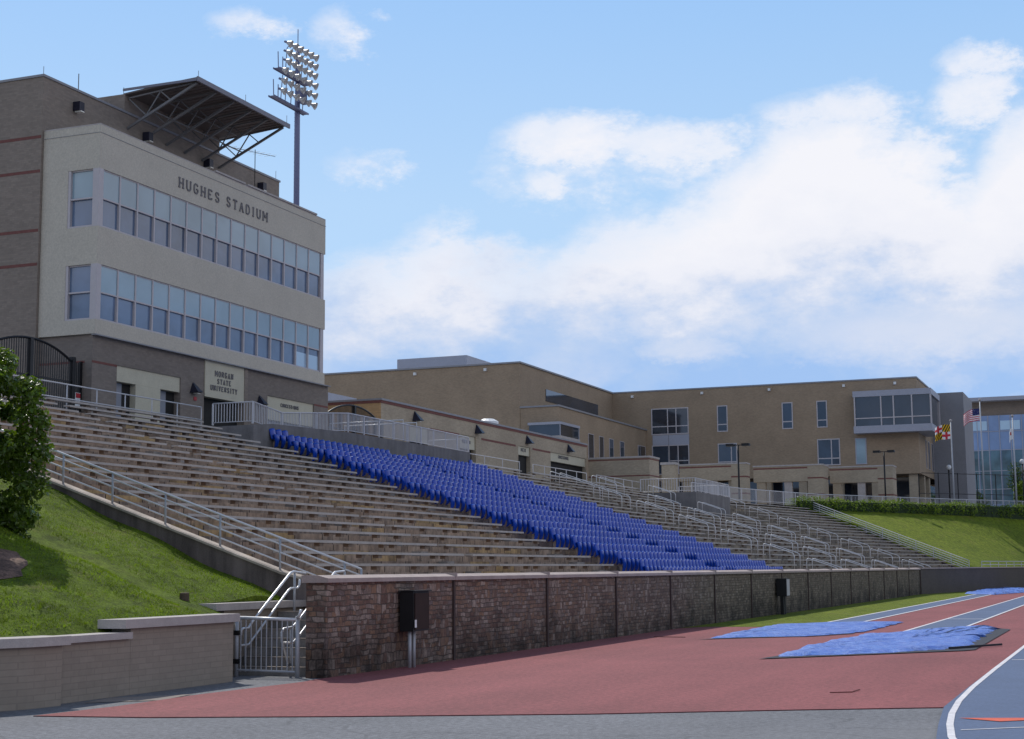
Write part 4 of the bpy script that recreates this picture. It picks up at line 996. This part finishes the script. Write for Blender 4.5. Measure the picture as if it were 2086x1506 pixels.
# pavilion gateways in front
K2 = 1.27
def P2(x, y): return (x*K2, y*K2)
ZT = 2+8.4*K2
for i, (xa, ya, yb, wd, lab) in enumerate(((121.0,33.45,28.0,1.3,'left tan brick gateway with red stripes, behind the small platform'),(125.7,28.45,22.8,2.6,'middle tan brick gateway with red stripes, below the academic building'),(129.9,22.95,17.8,2.2,'right tan brick gateway with red stripes, beside the street lamp'))):
    t = thing('brick_gateway', lab, 'gateway', P2(xa,(ya+yb)/2) + (7.7,), 'brick gateways below the academic building')
    a, b_ = P2(xa,ya), P2(xa+wd,yb)
    x0, x1, y1, y0 = a[0], b_[0], a[1], b_[1]
    MB().box(x0,x0+1.0,y0,y1,ZT-1.75,ZT-.15).build('lintel', M['brick_conc'], t)
    MB().box(x0-.08,x1+.08,y0-.08,y1+.05,ZT-.148,ZT).build('coping', M['capstone'], t)
    MB().box(x0-.025,x0+.02,y0+.03,y1,ZT-.42,ZT-.28).build('brick_stripe', M['stripe'], t)
    pier = MB().box(x0-.03,x1,y0-.03,y0+1.5,7.4,ZT-.15).build('pier', M['brick_conc'], t)
    for z in (ZT-1.5,ZT-3.2,ZT-4.6): MB().box(x0-.045,x1+.015,y0-.045,y0+1.515,z,z+.14).build('brick_stripe', M['stripe'], pier)
    MB().box(x0+.1,x0+.8,y1-1.2,y1-.3,7.4,ZT-1.75).build('pier', M['brick_conc'], t)
    MB().box(x0+.2,x0+.7,(y0+y1)/2-.4,(y0+y1)/2+.4,7.4,ZT-1.75).build('pier', M['capstone'], t)
t = thing('brick_pier', 'single tan brick pier with pale cap left of the gateways', 'pier', (149.5,42,7.7))
MB().box(148.9,150.4,41.7,43.0,7.4,12.35).build('shaft', M['brick_conc'], t); MB().box(148.8,150.5,41.6,43.1,12.352,12.6).build('cap', M['capstone'], t)
t = thing('brick_pier', 'tan brick pier with red bands in front of the glass building', 'pier', (205,18,7.7))
a = (203,19.9)
MB().box(203,205.6,18.5,20.2,7.4,15.0).build('shaft', M['brick_orange'], t)
for z in (8.6,11.0,13.4): MB().box(202.98,205.62,18.48,20.22,z,z+.35).build('brick_stripe', M['stripe'], t)

# glass building far right
gb_ = thing('glass_building', 'blue glass fronted building with overhanging roof at the right edge', 'building', (264,15,7.5))
GX = 264.
MB().box(GX,GX+25,-30,24.0,6.5,26.6).build('curtain_wall', M['curtain'], gb_)
MB().box(GX+.5,GX+24,-30,24.2,26.602,29.0).build('roof_wall', M['brick_dark'], gb_)
MB().add([(GX-2,24.6,28.9),(GX-2,-30,28.9),(GX+25,-30,28.9),(GX+25,24.6,28.9),(GX-2,24.6,29.5),(GX-2,-30,29.5),(GX+25,-30,29.5),(GX+25,24.6,29.5)], [(0,1,5,4),(4,5,6,7),(3,2,1,0),(0,4,7,3)]).build('roof', M['grey_panel'], gb_)
MB().box(GX-.12,GX-.004,-30,24.0,24.0,26.2).build('upper_band', M['grey_panel'], gb_) if False else None
mu = MB()
for i in range(30): y = 23.9-i*1.75; mu.box(GX-.1,GX-.005,y-.06,y+.06,6.5,26.6)
for z in (24.0,20.9,17.5,14.5,11.5): mu.box(GX-.085,GX-.006,-30,24,z-.05,z+.05)
mu.build('mullions', M['grey_panel'], gb_)
for y0, y1 in ((20.6,23.6),(15.4,18.5),(11.,13.4)): MB().box(GX-.06,GX-.008,y0,y1,24.2,25.7).build('pale_pane', M['pane_sky'], gb_)
for i in range(7): MB().box(GX-.05,GX-.009,23.7-(i+1)*1.75+.1,23.7-i*1.75,12.1,20.8).build('dark_pane', M['pane_teal'], gb_)
MB().box(GX-6,GX-.2,2,22,6.5,11.2).build('entrance_block', M['brick_conc'], gb_)

# iron fence in front of the far buildings
bf = thing('iron_fence', 'tall dark iron fence in front of the glass building', 'fence', (200,10,7.7))
for i in range(14):
    p = (178+i*2.2, 21.5-i*1.9); MB().box(p[0]-.05,p[0]+.05,p[1]-.05,p[1]+.05,7.4,12.6).build('post', M['black'], bf)
for z in (12.5,10.2,8.0): MB().bar((178,21.5,z),(206.6,-3.2,z),.06,.07).build('rail', M['black'], bf)

# street lamps, globe lamps, flagpoles, flags
def tlamp(label, x, y, zt):
    t = thing('street_lamp', label, 'street lamp', (x,y,7.6))
    MB().tube([(x,y,7.4),(x,y,zt)], .085, 8).build('post', M['black'], t, smooth=True)
    for s in (-1,1): MB().box(x-.35,x+.35,y+s*.72-.34,y+s*.72+.34,zt-.06,zt+.16).build('lamp_head', M['black'], t)
    MB().bar((x,y-.5,zt+.03),(x,y+.5,zt+.03),.08,.08).build('arm', M['black'], t)
tlamp('tall black twin-head street lamp left of the middle gateway', 137., 32.35, 13.05)
tlamp('tall black twin-head street lamp standing before the right gateway', 160.5, 22.75, 13.7)
def glamp(label, x, y, zt):
    t = thing('globe_lamp', label, 'lamp post', (x,y,7.6))
    MB().tube([(x,y,7.4),(x,y,zt)], .09, 8).build('post', M['black'], t, smooth=True)
    MB().lathe((x,y,zt+.25), [(.1,-.3),(.26,-.18),(.3,0),(.24,.18),(.08,.28)], 12).build('globe', M['white'], t, smooth=True)
glamp('globe lamp post beside the left flagpole', 185, 18.9, 13.2); glamp('globe lamp post in front of the glass building', 196, 11.4, 14.3)
def flagpole(label, x, y, zt):
    t = thing('flagpole', label, 'flagpole', (x,y,7.6))
    MB().tube([(x,y,7.4),(x,y,zt-.2)], [.10,.06], 10).build('pole', M['rail_dull'], t, smooth=True)
    MB().lathe((x,y,zt-.1), [(.03,-.14),(.13,-.06),(.15,.03),(.08,.13)], 10).build('finial', M['capstone'], t, smooth=True)
FP = [(170.0,16.95,17.6),(172.3,14.05,19.9),(174.2,10.9,18.2)]
flagpole('left flagpole, flying the yellow and black quartered flag', *FP[0]); flagpole('middle and tallest flagpole, flying the striped flag', *FP[1]); flagpole('right flagpole, carrying the limp white flag', *FP[2])
def flagmat(kind):
    t = NT('flag_'+kind); uv = t.n.new('ShaderNodeUVMap').outputs[0]; x = t.xyz(uv); u, v = x[0], x[1]
    if kind == 'stripes':
        s = t.math('GREATER_THAN', t.math('FRACT', t.math('MULTIPLY', v, 6.5)), .5); col = t.mix(s, (.55,.06,.09), (.8,.78,.78))
        c = t.math('MULTIPLY', t.math('LESS_THAN', u, .42), t.math('GREATER_THAN', v, .46)); col = t.mix(c, col, (.03,.035,.13))
        st = t.n.new('ShaderNodeTexVoronoi'); st.inputs['Scale'].default_value = 14; t.l(uv, st.inputs['Vector'])
        col = t.mix(t.math('MULTIPLY', c, t.math('LESS_THAN', st.outputs['Distance'], .16)), col, (.7,.7,.75))
    elif kind == 'quarters':
        d = t.math('FRACT', t.math('MULTIPLY', t.math('ADD', u, t.math('MULTIPLY', v, .55)), 6.)); a = t.mix(t.math('GREATER_THAN', d, .5), (.72,.42,.02), (.015,.013,.012))
        cr = t.math('LESS_THAN', t.math('MINIMUM', t.math('ABSOLUTE', t.math('SUBTRACT', t.math('FRACT', t.math('MULTIPLY', u, 2.)), .5)), t.math('ABSOLUTE', t.math('SUBTRACT', t.math('FRACT', t.math('MULTIPLY', v, 2.)), .5))), .16)
        b = t.mix(cr, (.75,.73,.73), (.55,.04,.06))
        q = t.math('GREATER_THAN', t.math('MULTIPLY', t.math('SUBTRACT', u, .5), t.math('SUBTRACT', v, .5)), 0.); col = t.mix(q, a, b)
    else:
        d = t.math('LESS_THAN', t.math('ABSOLUTE', t.math('SUBTRACT', v, .55)), .15); e = t.math('LESS_THAN', t.math('ABSOLUTE', t.math('SUBTRACT', u, .5)), .2)
        col = t.mix(t.math('MULTIPLY', d, e), (.75,.75,.75), (.45,.07,.06))
    return t.fin(col, .8)
def flag(label, x, y, z, w, h, droop, mat, folds=2.4, amp=.22):
    nu, nv = 26, 14; me = bpy.data.meshes.new('flag'); vs = []; fs = []; uv = []
    for j in range(nv+1):
        for i in range(nu+1):
            u = i/nu; v = j/nv
            wob = math.sin(u*folds*6.28+v*2.2)*amp*u + math.sin(u*11+v*5)*.05*u
            vs.append((x - wob, y + .1 + w*u*(1-.10*abs(math.sin(u*5))), z + h*v - droop*u*u - .16*math.sin(u*7+v*2)*u*h*.4)); uv.append((u, v))
    for j in range(nv):
        for i in range(nu): a = j*(nu+1)+i; fs.append((a, a+1, a+nu+2, a+nu+1))
    me.from_pydata([(p[0]-x, p[1]-y, p[2]-z) for p in vs], [], fs); l = me.uv_layers.new(name='UVMap')
    for p in me.polygons:
        p.use_smooth = True
        for li, vi in zip(p.loop_indices, p.vertices): l.data[li].uv = uv[vi]
    me.materials.append(mat); o = bpy.data.objects.new('flag', me); COL.objects.link(o); o.location = (x,y,z); tag(o, label, 'flag', None)
flag('yellow, black, red and white quartered flag waving on left pole', FP[0][0], FP[0][1], 15.55, 1.75, 1.55, .25, flagmat('quarters'))
flag('red and white striped flag with blue canton on middle pole', FP[1][0], FP[1][1], 17.6, 1.85, 1.3, .55, flagmat('stripes'))
flag('limp white flag with red emblem on the right pole', FP[2][0], FP[2][1], 15.6, .35, 1.2, .4, flagmat('plain'), 1.5, .1)

# ------------------------------------------------------------------ TARPS
def tarp(label, outline, z, seed, wr=.10):
    """crumpled sheet filling the outline"""
    rnd = random.Random(seed); cx = sum(p[0] for p in outline)/len(outline); cy = sum(p[1] for p in outline)/len(outline)
    n = len(outline); dense = []
    for i in range(n):
        a, b = outline[i], outline[(i+1)%n]; k = max(2, int(math.dist(a,b)/.25))
        for j in range(k): t = j/k; dense.append((a[0]+(b[0]-a[0])*t+rnd.gauss(0,.05), a[1]+(b[1]-a[1])*t+rnd.gauss(0,.05)))
    m = MB(); rings = 16; N = len(dense); ph = [rnd.uniform(0,6.28) for _ in range(10)]
    def hgt(x, y):
        h = 0
        for k in range(5):
            f = .9+k*1.25; ang = ph[k]; h += abs(math.sin(f*(x*math.cos(ang)+y*math.sin(ang))+ph[k+5]))/(1+.6*k)
        return wr*h*.55
    for r in range(rings):
        s = 1-r/rings
        for x, y in dense:
            px, py = cx+(x-cx)*s, cy+(y-cy)*s; e = min(1, r/1.2); m.v.append((px, py, .034 + (z-.02+hgt(px, py))*e))
    c = len(m.v); m.v.append((cx, cy, z+hgt(cx,cy)))
    for r in range(rings-1):
        for i in range(N): a = r*N+i; b = r*N+(i+1)%N; m.f.append((a, b, b+N, a+N))
    for i in range(N): m.f.append(((rings-1)*N+i, (rings-1)*N+(i+1)%N, c))
    t = thing('tarpaulin', label, 'tarpaulin', (cx,cy,0), 'blue tarpaulins lying on the track')
    m.build('sheet', M['tarp'], t, smooth=True)
    return t
t1 = [(43.6,11.2),(44.9,9.9),(45.4,8.9),(47.7,7.95),(50.7,7.75),(57.6,7.7),(57.9,8.0),(57.1,9.7),(54.9,10.8),(54.1,11.6),(48.9,11.5),(44.4,11.3)]
t2 = [(34.9,7.5),(35.9,6.35),(37.1,5.25),(38.7,4.35),(40.4,3.85),(45.7,4.0),(51.9,4.0),(53.9,4.5),(52.0,5.6),(48.6,6.4),(46.9,7.2),(42.6,7.6),(37.3,7.6)]
t3 = [(114,8.9),(123.4,7.5),(140,8.2),(145,10.2),(136,11.3),(117.5,11.2)]
o1 = tarp('crumpled blue tarpaulin on the track nearer the stone wall', t1, .025, 3, .045)
o2 = tarp('largest crumpled blue tarpaulin, lying nearest the camera on the track', t2, .025, 5, .06)
o3 = tarp('farthest blue tarpaulin, lying at the right edge by the verge', t3, .03, 9, .12)
MB().add([(x,y,.032) for x,y in ((34.0,7.72),(38.4,3.75),(38.9,3.55),(51.5,3.6),(52.6,4.2),(41,5.2),(37,7.3))], [tuple(range(7))]).build('dark_underside', M['tarp_edge'], o2)
MB().bar((38.9,4.15,.06),(40.95,3.1,.06),.05,.05).build('edge_pole', M['tarp_edge'], o2)
MB().add([(x,y,.026) for x,y in ((42.9,11.45),(44.2,10.4),(45.6,8.7),(47.7,7.8),(47.8,8.2),(45,10.8))], [tuple(range(6))]).build('dark_underside', M['tarp_edge'], o1)
tag(MB().tube([(44.5,13.2,.024),(44.45,12.7,.024),(44.38,12.2,.024)], .010, 6).build('loose_cable', M['track_edge'], None, org=(44.5,12.7,.012)), 'thin dark cable lying on the red track before the wall', 'cable')
tag(MB().tube([(25.2,4.57,.024),(25.39,4.26,.024),(25.85,4.2,.03)], .009, 6).build('loose_rod', M['rod'], None, org=(25,4.4,.012)), 'short reddish rod with a bent end on the red track', 'rod')

# ------------------------------------------------------------------ VEGETATION
def leaf_cloud(mb, c, rad, n, size, seed, rim=.75, aspect=2.0):
    rnd = random.Random(seed)
    for _ in range(n):
        while True:
            d = Vector((rnd.gauss(0,1),rnd.gauss(0,1),rnd.gauss(0,1)))
            if d.length > .1: break
        d.normalize(); k = rim + (1-rim)*rnd.random() if rnd.random() < .75 else rnd.random()
        p = Vector(c) + Vector((d.x*rad[0],d.y*rad[1],d.z*rad[2]))*k
        nrm = (d*.6 + Vector((rnd.gauss(0,.6),rnd.gauss(0,.6),rnd.gauss(0,.6)+.45))).normalized()
        s = nrm.orthogonal().normalized(); s = Matrix.Rotation(rnd.uniform(0,6.28),3,nrm) @ s; t = nrm.cross(s)
        L = size*rnd.uniform(.6,1.3); W = L/aspect
        mb.add([p-s*L/2, p+t*W/2+nrm*W*.12, p+s*L/2, p-t*W/2+nrm*W*.12], [(0,1,2,3)])
tr = thing('leafy_tree', 'glossy leaved tree at the left edge in front of the stand', 'tree', (24.3,22.3,2.8))
cr = MB(); base = Vector((24.3,22.3,3.1))
rnd = random.Random(11)
clumps = []
for k in range(9): clumps.append(((24.3+.3*math.sin(k*2.1),22.2+.35*math.cos(k*1.7),2.8+k*.5),(1.3-.09*abs(k-3.5),1.4-.09*abs(k-3.5),.55),1700))
for i in range(95):
    a = rnd.uniform(0,6.28); zz = rnd.uniform(-2.3,2.2); rr_ = 1.55*math.sqrt(max(.12,1-((zz+.3)/2.75)**2))*rnd.uniform(.8,1.1)
    q = rnd.uniform(.2,.42); clumps.append(((24.3+rr_*math.cos(a)*1.0,22.2+rr_*math.sin(a)*1.15,4.9+zz),(q,q,q*.85),int(1700*q)))
for p in ((24.75,20.5,2.7),(24.8,20.3,3.2),(24.85,20.1,3.8),(24.85,20.05,4.4),(24.85,20.1,5.0),(24.8,20.25,5.6),(24.6,20.8,6.2)): clumps.append((p,(.38,.42,.38),560))
for i in range(26):      # shoots sticking out of the outline
    a = rnd.uniform(0,6.28); zz = rnd.uniform(-2.2,1.8); r0 = 1.5*math.sqrt(max(.12,1-((zz+.3)/2.75)**2))
    for k in range(3): clumps.append(((24.3+(r0+k*.11)*math.cos(a),22.2+(r0+k*.11)*math.sin(a)*1.15,4.9+zz+k*.09),(.12,.12,.10),26))
for i, (c, r_, n) in enumerate(clumps): leaf_cloud(cr, c, r_, n, .135, 100+i, .5)
cr.build('crown', M['leaf'], tr)
tk = MB().tube([(24.3,22.3,2.4),(24.35,22.25,3.6),(24.25,22.3,4.6),(24.4,22.2,6.0)], [.13,.11,.09,.04], 8)
for i in range(16):
    a = i*2.4; z = 3.2+i*.17; tk.tube([(24.3,22.3,z),(24.3+.7*math.cos(a),22.3+.7*math.sin(a),z+.4),(24.3+1.35*math.cos(a),22.3+1.5*math.sin(a),z+.65)], [.045,.03,.012], 5)
tk.build('trunk', M['bark'], tr, smooth=True)
hd = MB(); rnd = random.Random(21)
core = MB(); hp = []
for i in range(110):
    x, y = along(hed, i/109.); x -= .2; hp.append((x,y)); wv = .25*math.sin(i*.37)+.18*math.sin(i*.91)
    leaf_cloud(hd, (x+.3*rnd.uniform(-1,1), y+.3*rnd.uniform(-1,1), 7.75+wv*.35), (.95,.95,.85+.15*wv), 420, .17, 500+i, .7, 1.7)
hg = thing('hedge', 'long clipped green hedge curving above the far right lawn', 'hedge', (160,19,7))
hd.build('foliage', M['leaf2'], hg)
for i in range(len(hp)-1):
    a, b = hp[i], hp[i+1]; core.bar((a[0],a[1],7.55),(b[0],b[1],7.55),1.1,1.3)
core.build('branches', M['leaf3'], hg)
def small_tree(label, x, y, h, r, seed, mt='leaf3'):
    t = thing('small_tree', label, 'tree', (x,y,7.5)); c = MB()
    for k in range(7): leaf_cloud(c, (x+random.Random(seed+k).uniform(-.5,.5)*r, y+random.Random(seed+k+9).uniform(-.5,.5)*r, 7.6+h*(.35+.6*k/7)), (r*.6,r*.6,h*.16), 260, .3, seed+k, .5, 1.6)
    c.build('crown', M[mt], t); MB().tube([(x,y,7.3),(x,y,7.6+h*.8)], [.12,.05], 6).build('trunk', M['bark'], t)
small_tree('slim light green young tree before the glass building', 208, 12.6, 5.2, .7, 40, 'leaf2')
small_tree('dark bushy tree between the brick pier and middle flagpole', 222, 19.3, 4.5, 2.2, 60)
small_tree('dark tall tree at the glass building entrance', 236, 14.2, 9.5, 2.0, 80)
small_tree('dark broad tree at the right edge before the glass building', 225, 6.0, 4.6, 2.0, 95)

# ------------------------------------------------------------------ WORLD, SUN, CAMERA
SUN_EL, SUN_AZ = 50., 47.          # azimuth measured from +X towards +Y
w = bpy.data.worlds.new("World"); scn.world = w; w.use_nodes = True; nt = w.node_tree; nt.nodes.clear()
class WN(NT):
    def __init__(s): s.t = nt; s.n = nt.nodes
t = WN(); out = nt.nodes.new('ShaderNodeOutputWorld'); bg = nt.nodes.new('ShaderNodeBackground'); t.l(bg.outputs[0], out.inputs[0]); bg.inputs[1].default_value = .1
sky = nt.nodes.new('ShaderNodeTexSky'); sky.sky_type = 'NISHITA'; sky.sun_disc = False; sky.sun_elevation = R(SUN_EL); sky.sun_rotation = R(90-SUN_AZ)
sky.air_density = 1.; sky.dust_density = .6; sky.ozone_density = 1.5
tc = nt.nodes.new('ShaderNodeTexCoord'); dv = nt.nodes.new('ShaderNodeVectorMath'); dv.operation = 'NORMALIZE'; t.l(tc.outputs['Generated'], dv.inputs[0])
x, y, z = t.xyz(dv.outputs[0])
DEG = 57.29578
az = t.math('MULTIPLY', t.math('ARCTAN2', y, x), DEG); el = t.math('MULTIPLY', t.math('ARCSINE', z), DEG)
flat_ = t.comb(az, t.math('MULTIPLY', el, 1.7), 0.)
n1 = t.noise(.16, 9, .62, vec=flat_); n2 = t.noise(.55, 8, .65, vec=t.vadd(flat_, (31.,7.,3.))); n3 = t.noise(.09, 6, .6, vec=t.vadd(flat_, (5.,77.,1.)))
c1 = t.math('SUBTRACT', n1, .5); c2 = t.math('SUBTRACT', n2, .5)
n4 = t.noise(1.6, 6, .7, vec=t.vadd(flat_, (3.,17.,9.))); c4 = t.math('SUBTRACT', n4, .5)
azw = t.math('ADD', az, t.math('MULTIPLY', c2, 3.0)); elw = t.math('ADD', el, t.math('MULTIPLY', c4, .9))
ENV = [(-40,34),(-14,26),(-5,17),(1.5,17.4),(3.2,17.0),(4.6,15.0),(6.3,16.4),(8.8,17.8),(10.2,17.5),(12.,16.6),(13.8,15.6),(16.1,14.5),(18.8,13.4),(20.6,12.2),(22.4,12.5),(24.2,13.5),(26.,12.8),(28.5,11.6),(33,9.5),(60,9),(110,24)]  # high clouds outside the view are added as neutral fill light for the facades
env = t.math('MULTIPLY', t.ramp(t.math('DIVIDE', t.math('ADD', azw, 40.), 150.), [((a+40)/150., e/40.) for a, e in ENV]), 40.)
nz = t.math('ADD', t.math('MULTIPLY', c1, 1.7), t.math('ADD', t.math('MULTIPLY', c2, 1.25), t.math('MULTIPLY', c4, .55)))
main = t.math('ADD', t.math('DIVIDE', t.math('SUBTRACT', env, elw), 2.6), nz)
def px2(xp, yp): return 21.6+math.degrees(math.atan((1043-xp)/3165.)), math.degrees(math.atan((1153-yp)/3165.))
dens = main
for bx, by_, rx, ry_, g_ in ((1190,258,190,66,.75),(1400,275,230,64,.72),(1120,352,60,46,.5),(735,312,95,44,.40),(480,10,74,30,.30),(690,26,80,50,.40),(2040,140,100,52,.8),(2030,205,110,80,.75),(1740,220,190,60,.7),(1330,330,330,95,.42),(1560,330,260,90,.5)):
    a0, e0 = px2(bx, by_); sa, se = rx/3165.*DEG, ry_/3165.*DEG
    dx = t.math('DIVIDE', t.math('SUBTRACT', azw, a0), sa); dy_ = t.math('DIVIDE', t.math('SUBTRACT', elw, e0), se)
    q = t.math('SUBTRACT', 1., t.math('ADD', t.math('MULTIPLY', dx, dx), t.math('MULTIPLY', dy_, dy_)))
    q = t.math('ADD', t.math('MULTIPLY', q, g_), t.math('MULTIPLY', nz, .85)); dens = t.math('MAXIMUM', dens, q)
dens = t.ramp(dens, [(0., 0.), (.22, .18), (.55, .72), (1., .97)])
# shading inside the cloud bank: bright tops, blue-grey bases
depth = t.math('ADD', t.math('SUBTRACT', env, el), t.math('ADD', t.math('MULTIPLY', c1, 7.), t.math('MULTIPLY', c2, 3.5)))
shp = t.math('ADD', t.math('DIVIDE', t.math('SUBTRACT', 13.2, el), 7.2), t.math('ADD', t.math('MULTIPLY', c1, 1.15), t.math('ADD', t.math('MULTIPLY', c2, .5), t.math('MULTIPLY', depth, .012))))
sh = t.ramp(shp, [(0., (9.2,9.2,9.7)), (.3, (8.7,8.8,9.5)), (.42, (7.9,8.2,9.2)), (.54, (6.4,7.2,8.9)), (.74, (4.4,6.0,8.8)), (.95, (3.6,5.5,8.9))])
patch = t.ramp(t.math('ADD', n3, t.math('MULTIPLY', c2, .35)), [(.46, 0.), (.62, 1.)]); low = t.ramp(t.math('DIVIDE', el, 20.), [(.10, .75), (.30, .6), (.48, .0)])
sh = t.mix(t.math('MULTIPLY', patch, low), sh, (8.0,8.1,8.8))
for bx, by_, rx, ry_, g_ in ((1890,690,330,70,.55),(1400,706,120,30,.5)):
    a0, e0 = px2(bx, by_); dx = t.math('DIVIDE', t.math('SUBTRACT', azw, a0), rx/3165.*DEG); dy_ = t.math('DIVIDE', t.math('SUBTRACT', elw, e0), ry_/3165.*DEG)
    q = t.math('SUBTRACT', 1., t.math('ADD', t.math('MULTIPLY', dx, dx), t.math('MULTIPLY', dy_, dy_)))
    sh = t.mix(t.math('MULTIPLY', t.math('ADD', q, t.math('MULTIPLY', nz, .9), clamp=True), g_), sh, (8.4,8.4,9.0))
skyc = t.mix(1., sky.outputs[0], (1.0,1.0,1.0), 'MULTIPLY')
haze = t.ramp(t.math('DIVIDE', el, 90.), [(.05, .85), (.25, .78), (.5, .25), (1., .1)])
skyc = t.mix(haze, skyc, t.ramp(t.math('DIVIDE', el, 30.), [(.15, (5.1,7.3,9.9)), (.45, (4.8,7.1,10.0)), (.75, (3.3,6.0,10.1))]))
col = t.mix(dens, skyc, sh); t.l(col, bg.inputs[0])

sun = bpy.data.lights.new('sun', 'SUN'); sun.energy = 3.4; sun.angle = R(.5); sun.color = (1.,.955,.88)
so = bpy.data.objects.new('sun', sun); COL.objects.link(so)
sd = Vector((math.cos(R(SUN_AZ))*math.cos(R(SUN_EL)), math.sin(R(SUN_AZ))*math.cos(R(SUN_EL)), math.sin(R(SUN_EL))))
so.rotation_euler = sd.to_track_quat('Z', 'Y').to_euler(); so.location = (60,60,80)

cam = bpy.data.cameras.new('camera'); co = bpy.data.objects.new('camera', cam); COL.objects.link(co); scn.camera = co
cam.sensor_width = 36.; cam.lens = 36.*3141/2086.; cam.clip_end = 6000; cam.clip_start = .1
yaw, pit, rol = R(21.614), R(7.431), R(-.5098)
fwd = Vector((math.cos(yaw)*math.cos(pit), math.sin(yaw)*math.cos(pit), math.sin(pit))); r_ = Vector((math.sin(yaw), -math.cos(yaw), 0)); u_ = r_.cross(fwd)
r2 = math.cos(rol)*r_ + math.sin(rol)*u_; u2 = -math.sin(rol)*r_ + math.cos(rol)*u_
mw_ = Matrix((r2, u2, -fwd)).transposed().to_4x4(); mw_.translation = (0,0,2.0); co.matrix_world = mw_
scn.render.engine = 'CYCLES'; scn.cycles.use_denoising = True; scn.cycles.max_bounces = 6
scn.view_settings.view_transform = 'Standard'; scn.view_settings.look = 'None'; scn.view_settings.exposure = 0; scn.view_settings.gamma = 1
